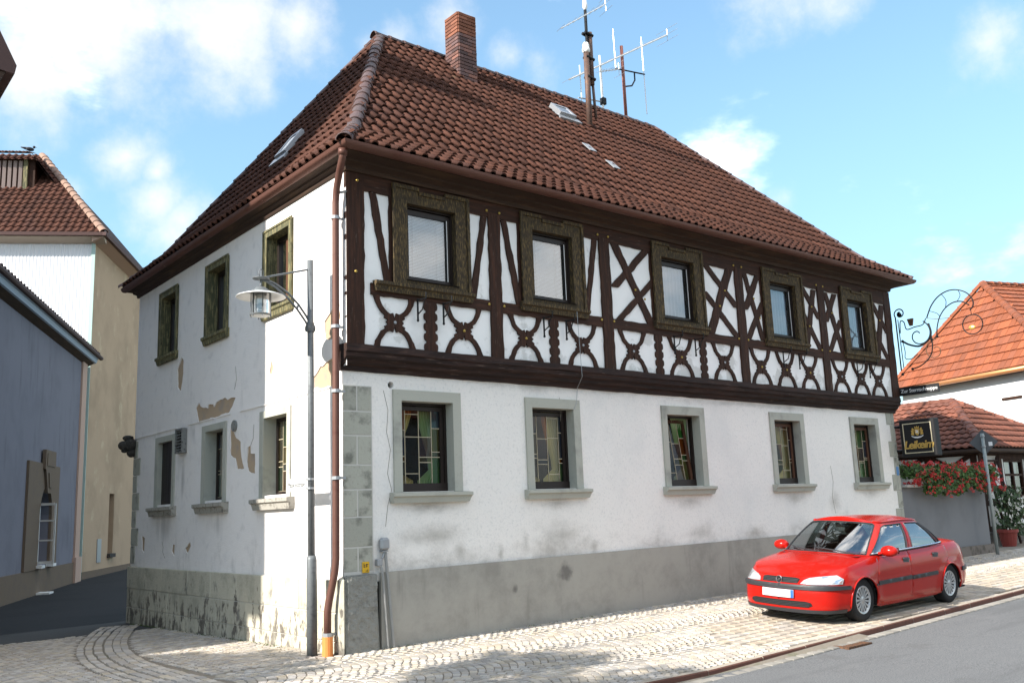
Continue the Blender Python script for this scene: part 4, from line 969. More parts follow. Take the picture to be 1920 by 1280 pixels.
def patch(name, poly, m, off=0., holes=(), grid=(.045, .035), parent=None, mirror=False, edge=0.):
    """piece of the body skin bounded by a polygon in (s, z)"""
    V, Fs = cdt(poly, holes, grid); mb = MB(); mb.add([W(skin(a, b, off)) for a, b in V], Fs)
    if edge:
        n = len(poly); mb.add([W(skin(a, b, off)) for a, b in poly] + [W(skin(a, b, off - edge)) for a, b in poly], [(i, (i + 1) % n, (i + 1) % n + n, i + n) for i in range(n)])
    o = mb.build(name, m, parent or CAR, True); o2 = None
    return o
def fineline(pts, step=.05):
    out = []
    for p, q in zip(pts[:-1], pts[1:]):
        k = max(1, int(math.dist(p, q) / step)); out += [(p[0] + (q[0] - p[0]) * j / k, p[1] + (q[1] - p[1]) * j / k) for j in range(k)]
    return out + [pts[-1]]
SF, SR = s_at_x(.905), s_at_x(3.545); RA = .345
def arch(sc): return [(sc + RA * math.cos(a), .312 + RA * math.sin(a)) for a in np.linspace(math.pi + .28, -.28, 26)]
top = [(float(s), ztop(float(np.interp(s, sl, plan[:, 0])))) for s in np.linspace(0, SMAX, 90)]
def zbot(x): return float(np.interp(x, [0, .3, .6, 1.2, 3.3, 3.8, 4.477], [.215, .205, .19, .185, .19, .24, .30]))
def bot(s0, s1, n=14): return [(float(s), zbot(float(np.interp(s, sl, plan[:, 0])))) for s in np.linspace(s0, s1, n)]
aF, aR = arch(SF), arch(SR)
half = bot(0, aF[0][0] - .001) [:-1] + aF + bot(aF[-1][0] + .001, aR[0][0] - .001)[1:-1] + aR + bot(aR[-1][0] + .001, SMAX)[1:]
outline = half + top[::-1]
zb_ = .262
d1 = fineline([(s_at_x(1.26), zb_), (s_at_x(2.27), zb_), (s_at_x(2.265), .60), (s_at_x(2.285), .936), (s_at_x(1.40), .905), (s_at_x(1.29), .62), (s_at_x(1.26), .42), (s_at_x(1.26), zb_)], .09)[:-1]
ar = [(SR + .385 * math.cos(a), .312 + .378 * math.sin(a)) for a in np.linspace(2.95, 1.95, 8)]
d2 = fineline([(s_at_x(2.278), zb_), (s_at_x(3.10), zb_), (s_at_x(3.14), .30)] + [p for p in ar] + [(s_at_x(3.52), .75), (s_at_x(3.50), .945), (s_at_x(2.293), .937), (s_at_x(2.273), .60), (s_at_x(2.278), zb_)], .09)[:-1]
for sg in (1, -1):
    fl = lambda poly: [(sg * a, b) for a, b in poly]
    b = patch('body_side', fl(outline), M['paint'], holes=[fl(d1), fl(d2)])
    inset = lambda poly: [(sum(p[0] for p in poly) / len(poly) + (a - sum(p[0] for p in poly) / len(poly)) * .9945, sum(p[1] for p in poly) / len(poly) + (bb - sum(p[1] for p in poly) / len(poly)) * .991) for a, bb in poly]
    for dname, dp_, hx in (('front_door', d1, 2.15), ('rear_door', d2, 3.08)):
        dd = patch(dname, fl(inset(dp_)), M['paint'], .0015, edge=.02)
        hs_, hz = s_at_x(hx), .805 + .012 * (hx > 3)
        patch('handle_recess', fl([(hs_ - .085, hz - .03), (hs_ + .085, hz - .035), (hs_ + .085, hz + .035), (hs_ - .085, hz + .04)]), M['trim'], .004, parent=dd, grid=(.03, .03))
        patch('handle', fl([(hs_ - .075, hz + .006), (hs_ + .075, hz + .002), (hs_ + .075, hz + .03), (hs_ - .075, hz + .034)]), M['trim'], .026, parent=dd, grid=(.03, .03), edge=.02)
    dk = patch('door_gap', fl(inset(d1)), M['dark'], -.03); dk2 = patch('door_gap', fl(inset(d2)), M['dark'], -.03)
    for x0, x1 in ((1.29, 2.262), (2.283, 3.10)):
        patch('side_moulding', fl(fineline([(s_at_x(x0), .505), (s_at_x(x1), .515), (s_at_x(x1), .572), (s_at_x(x0), .562), (s_at_x(x0), .505)], .1)[:-1]), M['trim'], .014, edge=.014, grid=(.08, .1))
    for sc in (SF, SR):
        pts = [W(skin(sg * (sc + RA * math.cos(a)), .312 + RA * math.sin(a), .002)) for a in np.linspace(math.pi + .2, -.2, 26)]
        MB().tube(pts, .012, 6).build('arch_lip', M['paint'], CAR, True)
    for ax in (.905, 3.545):
        mb = MB(); A_ = np.linspace(-.25, math.pi + .25, 20)
        mb.add([W((ax + (RA + .0) * math.cos(a), sg * yy, .312 + (RA + .0) * math.sin(a))) for a in A_ for yy in (.82, .45)] + [W((ax, sg * .45, .3))], [(2 * i, 2 * i + 1, 2 * i + 3, 2 * i + 2) for i in range(19)] + [(2 * i + 1, 40, 2 * i + 3) for i in range(19)])
        mb.build('wheel_housing', M['dark'], CAR)
        # wheel
        wy = sg * .722; w_ = MB().lathe([(.195, -.088), (.205, -.095), (.25, -.098), (.285, -.094), (.303, -.08), (.31, -.05), (.31, .05), (.303, .08), (.285, .094), (.25, .098), (.205, .095), (.195, .088)], (0, 0, 0), 40, 'y')
        mw = CM @ Matrix.Translation((ax, wy, .328)) @ Matrix.Rotation(.25 * ax, 4, 'Y')
        tyre = w_.build('wheel', M['tyre'], CAR, True, mw=mw); so = sg
        MB().lathe([(.001, .05 * so), (.198, .05 * so)], (0, 0, 0), 30, 'y').build('brake_shadow', M['dark'], tyre, mw=mw)
        rim = MB().lathe([(.168, .078 * so), (.178, .092 * so), (.196, .097 * so), (.203, .09 * so), (.203, .06 * so)], (0, 0, 0), 36, 'y').lathe([(.001, .088 * so), (.04, .086 * so), (.058, .078 * so), (.062, .05 * so)], (0, 0, 0), 20, 'y')
        for k in range(15):
            a = 2 * math.pi * k / 15; ca, sa = math.cos(a), math.sin(a)
            def q(r, t, h): return (r * ca - t * sa, h * so, r * sa + t * ca)
            c_ = [q(.05, -.009, .082), q(.05, .009, .082), q(.178, .019, .088), q(.178, -.019, .088)]
            rim.add(c_ + [q(.05, -.009, .06), q(.05, .009, .06), q(.178, .019, .06), q(.178, -.019, .06)], [(0, 1, 2, 3), (0, 4, 5, 1), (1, 5, 6, 2), (2, 6, 7, 3), (3, 7, 4, 0)])
        rm = rim.build('wheel_cover', M['hub'], tyre, mw=mw); smooth_by_angle(rm, 35)
    # bumper strip, lamps
    strip = fineline([(0, .512), (s_at_x(.56), .512), (s_at_x(.56), .560), (s_at_x(.2), .578), (0, .578), (0, .512)], .05)[:-1]
    patch('bumper_strip', fl(strip), M['trim'], .022, edge=.025, grid=(.05, .02))
    hl = fineline([(.345, .592), (.52, .585), (s_at_x(.42), .590), (s_at_x(.46), .655), (s_at_x(.38), .710), (.62, .690), (.47, .672), (.39, .64), (.345, .592)], .03)[:-1]
    h_ = patch('headlight', fl(hl), M['lamp'], .012, edge=.02, grid=(.03, .02))
    patch('indicator', fl(fineline([(s_at_x(.155), .597), (s_at_x(.40), .598), (s_at_x(.435), .652), (s_at_x(.365), .698), (s_at_x(.155), .688), (s_at_x(.155), .597)], .03)[:-1]), M['lampin'], .015, parent=h_, grid=(.03, .03))
    patch('side_repeater', fl([(s_at_x(1.22), .505), (s_at_x(1.275), .505), (s_at_x(1.275), .53), (s_at_x(1.22), .53)]), M['trim'], .01, edge=.01)
    tl = fineline([(s_at_x(4.28), .66), (SMAX - .32, .66), (SMAX - .32, .84), (s_at_x(4.30), .86), (s_at_x(4.28), .66)], .04)[:-1]
    patch('tail_lamp', fl(tl), M['tail'], .01, edge=.012, grid=(.04, .04))
    patch('rear_bumper_strip', fl(fineline([(s_at_x(4.0), .50), (SMAX, .50), (SMAX, .56), (s_at_x(4.0), .56), (s_at_x(4.0), .50)], .05)[:-1]), M['trim'], .02, edge=.022)
gr = [(s, z) for s, z in fineline([(-.30, .592), (.30, .592), (.325, .655), (.25, .668), (-.25, .668), (-.325, .655), (-.30, .592)], .05)[:-1]]
gl = patch('grille', gr, M['dark'], .006, grid=(.05, .03))
for z in (.607, .625, .643): patch('grille_bar', fineline([(-.30, z - .004), (.30, z - .004), (.30, z + .004), (-.30, z + .004), (-.30, z - .004)], .06)[:-1], M['trim'], .014, parent=gl, grid=(.1, .1), edge=.006)
ex, ey, ez = skin(0.001, .632, .02); mb = MB()
mb.tube([(ex - .012, .047 * math.cos(a), ez + .047 * math.sin(a)) for a in np.linspace(0, 2 * math.pi, 25)], .007, 6, False)
mb.prism([(ex - .018, -.046, ez + .010), (ex - .018, .004, ez - .013), (ex - .018, .046, ez - .010)][::-1], (.008, 0, 0)); mb.prism([(ex - .019, .046, ez - .008), (ex - .019, -.004, ez + .013), (ex - .019, -.046, ez + .010)][::-1], (.008, 0, 0))
mb.build('badge', M['chrome'], CAR, mw=CM)
patch('lower_intake', fineline([(-.52, .295), (-.46, .268), (.46, .268), (.52, .295), (.50, .335), (.42, .352), (-.42, .352), (-.50, .335), (-.52, .295)], .05)[:-1], M['dark'], .006, grid=(.05, .03))
for z in (.285, .305, .325): patch('intake_bar', fineline([(-.47, z - .004), (.47, z - .004), (.47, z + .004), (-.47, z + .004), (-.47, z - .004)], .06)[:-1], M['trim'], .010, grid=(.1, .1))
lip = fineline([(-s_at_x(.5), .185), (s_at_x(.5), .185), (s_at_x(.5), .235), (-s_at_x(.5), .235), (-s_at_x(.5), .185)], .05)[:-1]
patch('front_lip', lip, M['trim'], .012, edge=.012, grid=(.06, .03))
pl = patch('number_plate', fineline([(-.26, .392), (.26, .392), (.26, .502), (-.26, .502), (-.26, .392)], .05)[:-1], M['plate'], .03, edge=.012, grid=(.06, .06))
patch('plate_band', [(-.258, .394), (-.215, .394), (-.215, .50), (-.258, .50)], M['plateblue'], .033, parent=pl)
# bonnet and boot lid: crowned panels between the body edges
def lid(name, s0, s1, crown, n=44, m=18):
    mb = MB(); vs = []; ss = np.linspace(s0, s1, n)
    for s in ss:
        x0 = float(np.interp(s, sl, plan[:, 0])); p = Vector(skin(float(s), ztop(x0))); c = crown(p.x)
        for k in range(m + 1):
            t = k / m * 2 - 1; vs.append(W((p.x, p.y * t, p.z + c * (1 - abs(t) ** 2.6))))
    fs = [(i * (m + 1) + k, i * (m + 1) + k + 1, (i + 1) * (m + 1) + k + 1, (i + 1) * (m + 1) + k) for i in range(n - 1) for k in range(m)]
    mb.add(vs, fs); return mb.build(name, M['paint'], CAR, True)
lid('bonnet', 0.0, s_at_x(1.5), lambda x: float(np.interp(x, [0, .26, .5, .9, 1.2, 1.5], [.0, .035, .06, .075, .068, .03])))
lid('boot_lid', s_at_x(3.30), SMAX, lambda x: float(np.interp(x, [3.3, 3.8, 4.2, 4.35, 4.477], [.01, .03, .035, .03, 0.])))
# glasshouse
BELT = crom([(1.00, 0, .945), (1.04, .30, .94), (1.12, .52, .93), (1.27, .70, .92), (1.5, .772, .930), (2.3, .785, .942), (2.95, .778, .955), (3.38, .752, .966), (3.58, .68, .976), (3.70, .5, .988), (3.76, 0, .995)], 10)
ROOF = crom([(1.78, 0, 1.402), (1.79, .28, 1.398), (1.82, .45, 1.388), (1.89, .55, 1.372), (2.05, .582, 1.372), (2.45, .597, 1.382), (2.80, .590, 1.374), (2.98, .57, 1.36), (3.06, .525, 1.352), (3.12, .40, 1.362), (3.15, 0, 1.372)], 10)
KK = np.linspace(0, 10, len(BELT))
def house_p(k, v, off=0.):
    sg = 1 if k >= 0 else -1; a = abs(k)
    b = np.array([np.interp(a, KK, BELT[:, i]) for i in range(3)]); r = np.array([np.interp(a, KK, ROOF[:, i]) for i in range(3)])
    p = b + (r - b) * v; c = np.array([2.45, 0, 1.1]); out = p - c; out[2] = 0; out[0] *= .35 if 3.2 < a < 8 else 1; out /= max(np.linalg.norm(out), 1e-6)
    bul = .035 * math.sin(math.pi * min(1, max(0, v))) + (.02 if v > .93 else 0) * 0
    p = p + out * (bul + off); return (p[0], sg * abs(p[1]), p[2] + off * .35)
def gpatch(name, poly, m, off=0., holes=(), grid=(.18, .07), smooth=True, parent=None):
    V, Fs = cdt(poly, holes, grid); return MB().add([W(house_p(a, b, off)) for a, b in V], Fs).build(name, m, parent or CAR, smooth)
def fk(pts): return fineline(pts, .16)[:-1]
def rnd4(k0, k1, v0, v1, k2=None, k3=None, rr=.16):
    k2 = k0 if k2 is None else k2; k3 = k1 if k3 is None else k3
    return fk([(k0, v0), (k1, v0), (k3 + (k1 - k3) * .1, v1 - .07), (k3 - .1 * (1 if k3 > k2 else -1), v1), (k2 + .1, v1), (k2 + (k0 - k2) * .1, v1 - .07), (k0, v0)])
ws = fk([(-2.9, .03), (0, .03), (2.9, .03), (2.72, .90), (2.5, .94), (0, .945), (-2.5, .94), (-2.72, .90), (-2.9, .03)])
rw = [fk([(8.55, .08), (10, .08), (10, .93), (8.5, .90), (8.55, .08)])]
front = fk([(3.38, .055), (5.02, .055), (5.02, .90), (4.2, .90), (3.9, .86), (3.38, .055)])
front = fk([(3.33, .055), (5.0, .055), (5.0, .89), (3.95, .895), (3.62, .84), (3.33, .055)])
rear = fk([(5.24, .055), (6.95, .055), (6.86, .60), (6.72, .89), (5.24, .89), (5.24, .055)])
quart = fk([(7.14, .06), (7.8, .07), (7.55, .55), (7.2, .86), (6.98, .88), (7.06, .55), (7.14, .06)])
for sg in (1, -1):
    fl = lambda poly: [(sg * a, b) for a, b in poly]
    gpatch('pillar_frame', fl(fk([(2.9, 0), (8.5, 0), (8.5, 1.), (2.7, 1.), (2.9, 0)])), M['paint'], 0., [fl(front), fl(rear), fl(quart)])
    for nm, q in (('front_window', front), ('rear_window', rear), ('quarter_window', quart)):
        w_ = gpatch(nm, fl(q), M['carglass'], -.008)
        n = len(q); MB().tube([W(house_p(sg * a, b, .0)) for a, b in q + [q[0]]], .008, 5, False).build('window_seal', M['trim'], w_)
    MB().tube([W(house_p(sg * k, .04, .012)) for k in np.linspace(3.3, 7.8, 40)], .009, 5).build('chrome_strip', M['chrome'], CAR)
    MB().tube([W(house_p(sg * k, .02, .0)) for k in np.linspace(3.2, 8.2, 40)], .016, 5).build('belt_seal', M['trim'], CAR)
    gpatch('door_pillar_cover', fl(fk([(5.08, .05), (5.18, .05), (5.18, .9), (5.08, .9), (5.08, .05)])), M['paint'], .004)
# frames of front and rear screens, roof
fr = fk([(-3.0, 0), (0, 0), (3.0, 0), (2.8, 1.), (0, 1.), (-2.8, 1.), (-3.0, 0)])
gpatch('windscreen_frame', fr, M['paint'], .001, [ws]); wsn = gpatch('windscreen', ws, M['carglass'], -.006)
MB().tube([W(house_p(a, b, .002)) for a, b in ws + [ws[0]]], .009, 5, False).build('screen_seal', M['trim'], wsn)
mbr = MB()
for sg in (1, -1):
    fl = lambda poly: [(sg * a, b) for a, b in poly]
    gpatch('rear_screen_frame', fl(fk([(8.45, 0), (10, 0), (10, 1), (8.45, 1), (8.45, 0)])), M['paint'], .0, [fl([(a - .001 * (a >= 10), b) for a, b in rw[0]])])
    gpatch('rear_screen', fl(rw[0]), M['carglass'], -.004)
n = len(ROOF); vs = []; m = 16
for i in range(n):
    for k in range(m + 1):
        t = k / m * 2 - 1; x, y, z = ROOF[i]; vs.append(W((x, y * t, z + .052 * (1 - abs(t) ** 2.2) * min(1, i / 14, (n - 1 - i) / 14) ** .7 + .004)))
MB().add(vs, [(i * (m + 1) + k, i * (m + 1) + k + 1, (i + 1) * (m + 1) + k + 1, (i + 1) * (m + 1) + k) for i in range(n - 1) for k in range(m)]).build('roof', M['paint'], CAR, True)
for sg in (1, -1): MB().tube([W((ROOF[i][0], sg * ROOF[i][1], ROOF[i][2] - .0)) for i in range(24, 88)], .018, 6).build('roof_rail', M['paint'], CAR, True)
# inside
mb = MB()
def cb(x0, x1, y0, y1, z0, z1, m, name): MB().bbox(x0, x1, y0, y1, z0, z1, .03).build(name, m, CAR, mw=CM)
for y in (-.36, .36):
    cb(2.0, 2.5, y - .24, y + .24, .35, .62, M['seat'], 'seat'); 
    o = MB().bbox(-.06, .06, -.23, .23, 0, .56, .04); o.build('seat_back', M['seat'], CAR, mw=CM @ Matrix.Translation((2.5, y, .56)) @ Matrix.Rotation(.30, 4, 'Y'))
    MB().bbox(-.045, .045, -.13, .13, 0, .17, .03).build('headrest', M['seat'], CAR, mw=CM @ Matrix.Translation((2.68, y, 1.12)) @ Matrix.Rotation(.2, 4, 'Y'))
cb(3.0, 3.4, -.62, .62, .35, .62, M['seat'], 'rear_seat'); MB().bbox(-.06, .06, -.62, .62, 0, .55, .04).build('seat_back', M['seat'], CAR, mw=CM @ Matrix.Translation((3.4, 0, .5)) @ Matrix.Rotation(.35, 4, 'Y'))
MB().add([W(v) for v in [(1.05, -.66, .915), (1.05, .66, .915), (1.62, .68, .90), (1.62, -.68, .90), (1.68, -.68, .55), (1.68, .68, .55)]], [(0, 1, 2, 3), (3, 2, 5, 4)]).build('dashboard', M['dash'], CAR)
MB().box(1.0, 3.95, -.74, .74, .25, .27).build('cabin_floor', M['dash'], CAR, mw=CM)
MB().add([W(v) for v in [(3.35, -.62, .93), (3.72, -.5, .965), (3.72, .5, .965), (3.35, .62, .93)]], [(0, 1, 2, 3)]).build('parcel_shelf', M['dash'], CAR)
sw = CM @ Matrix.Translation((1.80, -.36, .92)) @ Matrix.Rotation(-.42, 4, 'Y')
st = MB().tube([(0, .185 * math.cos(a), .185 * math.sin(a)) for a in np.linspace(0, 2 * math.pi, 29)], .015, 7, False).box(-.01, .01, -.18, .18, -.02, .02).ball((.0, 0, 0), .06, 8, 6, (.5, 1, 1)); st.build('steering_wheel', M['dash'], CAR, True, mw=sw)
MB().bbox(1.80, 1.83, -.12, .12, 1.28, 1.345, .012).build('rear_view_mirror', M['trim'], CAR, mw=CM)
for sg in (1, -1):
    mi = MB().ball((0, 0, 0), .1, 14, 9, (.95, 1.35, .82)).build('door_mirror', M['paint'], CAR, True, mw=CM @ Matrix.Translation((1.50, sg * .935, .985)))
    MB().prism([(1.43, sg * .79, .93), (1.60, sg * .79, .93), (1.58, sg * .92, .975), (1.46, sg * .92, .965)], (0, 0, .035)).build('mirror_foot', M['paint'], mi, mw=CM)
    MB().add([(1.605, sg * .875, .935), (1.605, sg * 1.035, .94), (1.605, sg * 1.03, 1.03), (1.605, sg * .88, 1.035)], [(0, 1, 2, 3)]).build('mirror_glass', M['chrome'], mi, mw=CM)
for k0, k1 in ((-2.2, .2), (-.1, 2.0)):
    pts = [W(house_p(k0 + (k1 - k0) * t, .03 + .12 * t, .02)) for t in np.linspace(0, 1, 8)]
    MB().tube(pts, .009, 5).build('wiper', M['trim'], CAR)
MB().box(.3, 4.3, -.7, .7, .2, .23).build('underbody', M['dark'], CAR, mw=CM)

# ------------------------------------------------------------------ street lamp on the corner
M['lampgrey'] = mat('grey_lamp_post', (.145, .155, .16), .5, .2, layers=[dict(s=20., c=(.10, .105, .11), lo=.5, hi=.7)])
M['lampglass'] = glassmat('lantern_glass', (.95, .96, .96), .12)
M['frost'] = mat('white_shade_inside', (.74, .74, .71), .35)
bx, by = -.26, .28; bz = g(bx, by)
L = thing('street_lamp', 'slim grey street lamp post with glass lantern under a round white shade', 'street lamp', (bx, by, bz))
MB().tube([(bx, by, bz - .05), (bx - .008, by, 1.10), (bx - .01, by, 1.15)], [.062, .062, .05], 16).build('sleeve', M['lampgrey'], L, True)
MB().tube([(bx - .01, by, 1.13), (bx - .03, by, 4.80)], [.044, .040], 14).build('post', M['lampgrey'], L, True)
lx, lz = -.945, 4.28; px_ = bx - .028
MB().tube([(px_, by, 4.68), (px_ - .05, by, 4.67), (lx + .05, by, 4.50), (lx - .02, by, 4.485)], .013, 7).build('stay_rod', M['lampgrey'], L)
arc = [(px_, 3.98), (px_ - .06, 4.08), (px_ - .16, 4.21), (px_ - .30, 4.34), (px_ - .46, 4.43), (lx + .06, 4.475), (lx, 4.48)]
arc2 = [(px_, 3.90), (px_ - .07, 4.01), (px_ - .18, 4.15), (px_ - .32, 4.29), (px_ - .46, 4.39), (lx + .06, 4.455), (lx, 4.462)]
MB().tube([(x, by, z) for x, z in arc], .014, 7).tube([(x, by, z) for x, z in arc2], .014, 7).tube([(px_ - .165, by, 4.20), (px_ - .185, by, 4.14)], .012, 6).build('arm', M['lampgrey'], L, True)
MB().tube([(px_ - .05, by, 3.92), (px_ + .05, by, 3.92)], .05, 12).tube([(px_, by, 3.88), (px_, by, 3.99)], .05, 12).build('arm_clamp', M['lampgrey'], L)
la = MB().lathe([(.001, 4.50), (.10, 4.485), (.105, 4.475), (.001, 4.462)], (lx, by, 0), 18).tube([(lx, by, 4.49), (lx, by, 4.33)], .014, 7).tube([(lx + .03 * math.cos(a), by, 4.545 + .05 * math.sin(a)) for a in np.linspace(-.9, 4., 12)], .007, 5).build('hanger', M['lampgrey'], L, True)
MB().lathe([(.001, 4.385), (.05, 4.37), (.10, 4.33), (.118, 4.305), (.118, 4.285)], (lx, by, 0), 20).build('cap', M['lampgrey'], L, True)
MB().lathe([(.115, 4.305), (.20, 4.285), (.285, 4.255), (.295, 4.245), (.29, 4.243), (.20, 4.272), (.112, 4.290)], (lx, by, 0), 36).build('lamp_shade', M['frost'], L, True)
MB().lathe([(.112, 4.30), (.112, 4.03)], (lx, by, 0), 24).build('lantern_glass', M['lampglass'], L, True)
mb = MB()
for k in range(6):
    a = 2 * math.pi * k / 6 + .3; mb.tube([(lx + .12 * math.cos(a), by + .12 * math.sin(a), 4.32), (lx + .122 * math.cos(a), by + .122 * math.sin(a), 3.995)], .0075, 5)
for z in (4.30, 4.025): mb.tube([(lx + .122 * math.cos(a), by + .122 * math.sin(a), z) for a in np.linspace(0, 6.2832, 25)], .008, 5, False)
mb.build('lantern_cage', M['lampgrey'], L)
MB().lathe([(.001, 4.012), (.112, 4.012), (.112, 4.02), (.001, 4.02)], (lx, by, 0), 22).build('bottom_glass', M['frost'], L)
MB().lathe([(.001, 4.28), (.05, 4.27), (.075, 4.20), (.06, 4.165), (.045, 4.16)], (lx, by, 0), 16).build('reflector', M['frost'], L, True)
mb = MB()
for k in range(5): mb.lathe([(.035, 4.155 - k * .018), (.06, 4.15 - k * .018), (.06, 4.143 - k * .018), (.035, 4.143 - k * .018)], (lx, by, 0), 16)
mb.build('louvre_ring', M['hub'], L, True)
# street name plate on the post, parallel to the lane wall
M['ink'] = mat('black_lettering', (.02, .02, .022), .6)
sg_ = thing('street_name_sign', 'small white street name plate reading Missionsstraße clamped to the lamp post', 'sign', (px_, by, 2.0))
MB().box(px_ - .025, px_ - .018, .33, .86, 1.925, 2.075).build('plate', M['white'], sg_)
me = text_mesh('Missionsstraße', .088, .0008, M['ink'], spacing=.92)
place('lettering', me, sg_, frame_m((px_ - .0265, .595, 2.0), (0, -1, 0), (0, 0, 1)))
for z in (1.945, 2.055): MB().tube([(px_ + .0, by, z - .012), (px_, by, z + .012)], .052, 12).box(px_ - .018, px_ - .010, .30, .40, z - .012, z + .012).build('clamp', M['zinc'], sg_)

# ------------------------------------------------------------------ bits fixed to the house walls
t = thing('junction_box', 'grey rounded metal junction box on the white front wall above two conduits', 'junction box', (.54, -.03, 1.2))
MB().bbox(.475, .605, -.10, -.001, 1.165, 1.32, .03).build('cover', M['zinc'], t); MB().box(.50, .58, -.085, -.002, 1.15, 1.163).build('base', M['zinc'], t)
MB().tube([(.55, -.05, 1.16), (.51, -.05, 1.07)], .016, 7).build('cable_sleeve', M['zinc'], t); MB().bbox(.435, .505, -.07, -.002, .985, 1.065, .006).build('small_box', M['zinc'], t)
MB().tube([(.485, -.06, .98), (.495, -.085, .88), (.555, -.085, .02)], .016, 8).build('conduit', M['leadpipe'], t); MB().tube([(.555, -.05, 1.15), (.56, -.075, .95), (.635, -.085, .02)], .02, 8).build('conduit', M['leadpipe'], t)
M['yellow'] = mat('yellow_enamel', (.62, .36, .02), .5)
t = thing('gas_marker_plate', 'small yellow marker plate with black signs fixed to the corner stones', 'marker plate', (.30, -.03, .98))
MB().bbox(.245, .345, -.032, -.019, .915, 1.045, .006).build('plate', M['yellow'], t)
mb = MB()
for x0, x1, z0, z1 in ((.262, .27, .98, 1.03), (.27, .282, .98, .988), (.27, .282, 1.0, 1.007), (.292, .30, .98, 1.02), (.30, .325, 1.01, 1.018), (.305, .312, .985, 1.005), (.29, .31, .935, .942), (.315, .322, .93, .955)): mb.box(x0, x1, -.034, -.0325, z0, z1)
mb.build('markings', M['ink'], t)
t = thing('wall_vent', 'grey slatted vent box on the lane wall next to the boarded window', 'vent', (-.05, 5.44, 2.95))
M['ventg'] = mat('grey_vent', (.20, .20, .19), .7, layers=[dict(s=20., c=(.07, .065, .06), lo=.5, hi=.65)])
mb = MB(); sash_frame(mb, LP, 5.27, 5.60, 2.74, 3.15, -.09, -.001, .03); mb.build('frame', M['ventg'], t)
for k in range(7): MB().prism([(-.085, 5.302, 2.785 + k * .05), (-.085, 5.568, 2.785 + k * .05), (-.04, 5.568, 2.815 + k * .05), (-.04, 5.302, 2.815 + k * .05)], (0, 0, .006)).build('slat', M['ventg'], t)
MB().box(-.02, -.002, 5.301, 5.569, 2.771, 3.119).build('back', M['dark'], t)
t = tag(MB().tube([(-.03, 3.28, 2.995), (.08, 3.28, 2.99)], .085, 16).tube([(-.034, 3.28, 2.995), (-.03, 3.28, 2.995)], .062, 14).build('vent_pipe', M['ventg']), 'round grey vent pipe sticking out of the lane wall between two windows', 'vent pipe')
M['darkcl'] = mat('dark_stone_head', (.04, .036, .033), .85, layers=[dict(s=20., c=(.09, .08, .07), lo=.5, hi=.7)], bump=[(18., .8, .03)])
cc = MB()
for dx, dz, r, q in ((-.10, .0, .13, (1, .8, 1)), (-.22, -.02, .10, (1, .8, .9)), (-.14, .12, .08, (1.3, .9, .7)), (-.07, -.15, .09, (1, .8, 1)), (-.2, -.12, .05, (1.2, .7, .7)), (-.1, .14, .05, (1, 2., .5))): cc.ball((dx, HY - .05, 3.08 + dz), r, 10, 7, q)
tag(cc.build('stone_head', M['darkcl'], None, True), 'dark carved stone lump jutting from the far corner of the old house', 'carved stone')
t = tag(MB().bbox(12.97, 13.06, -.022, -.0145, 2.0, 2.18, .003).build('house_number_plate', mat('blue_enamel', (.10, .24, .48), .4)), 'small blue enamel number plate on the corner stones near the brewery sign', 'plate')

# ------------------------------------------------------------------ aerials on the roof
M['alu'] = mat('aerial_aluminium', (.55, .55, .55), .4, .6); M['mast'] = mat('mast_brown', (.10, .062, .05), .6, .2, layers=[dict(s=14., c=(.16, .085, .05), lo=.5, hi=.65)])
b = Vector((7.38, 2.82, 9.25)); A1 = thing('antenna_mast', 'stout brown aerial mast rising through the tiles beside the roof window', 'antenna', b)
MB().tube([b, (7.40, 2.82, 11.15)], .062, 12).build('mast', M['mast'], A1, True)
MB().lathe([(.001, 11.30), (.05, 11.28), (.075, 11.22), (.07, 11.15), (.085, 11.14), (.085, 11.08), (.06, 11.05)], (7.40, 2.82, 0), 14).build('cap', M['white'], A1, True)
MB().tube([(7.52, 2.82, 10.35), (7.53, 2.82, 11.55)], .055, 10).tube([(7.56, 2.80, 9.6), (7.54, 2.82, 10.4)], .03, 8).build('upper_mast', M['mast'], A1, True)
MB().tube([(7.44, 2.82, 11.2), (7.44, 2.82, 12.05)], .033, 10).build('top_mast', M['black'], A1); MB().lathe([(.001, 12.30), (.04, 12.28), (.055, 12.15), (.05, 12.1), (.02, 12.05)], (7.44, 2.82, 0), 12).build('cap', M['white'], A1, True)
for z in (10.5, 10.95, 11.5): MB().tube([(7.36, 2.78, z), (7.58, 2.78, z - .03)], .035, 8).tube([(7.36, 2.86, z), (7.58, 2.86, z - .03)], .035, 8).build('clamp', M['black'], A1)
MB().box(7.10, 7.66, 2.70, 2.96, 9.20, 9.28).build('base_flashing', M['ridge'], A1) if False else None
def yagi(parent, a, bpt, n, ln, r=.011, er=.005, skip=()):
    a, bpt = Vector(a), Vector(bpt); d = (bpt - a).normalized(); side = d.cross(Vector((0, 0, 1))).normalized()
    MB().tube([a, bpt], r, 6).build('boom', M['alu'], parent)
    for k in range(n):
        p = a + (bpt - a) * (k / (n - 1)); l = ln * (.8 + .4 * k / n)
        MB().tube([p - side * l / 2 + Vector((0, 0, .015)), p + side * l / 2 + Vector((0, 0, .015))], er, 4).build('element', M['alu'], parent)
    up = Vector((0, 0, .16)); MB().tube([bpt - up, bpt + up], .009, 5).build('reflector_bar', M['alu'], parent)
    for s in (-1, 1): MB().tube([bpt + up * s - side * ln * .6, bpt + up * s + side * ln * .6], er, 4).build('element', M['alu'], parent)
yagi(A1, (6.72, 2.84, 11.40), (7.85, 2.60, 12.22), 9, .42)
b = Vector((10.12, 4.3, 10.5)); A2 = thing('antenna_pole', 'thin rusty aerial pole behind the ridge carrying a long pale boom', 'antenna', b)
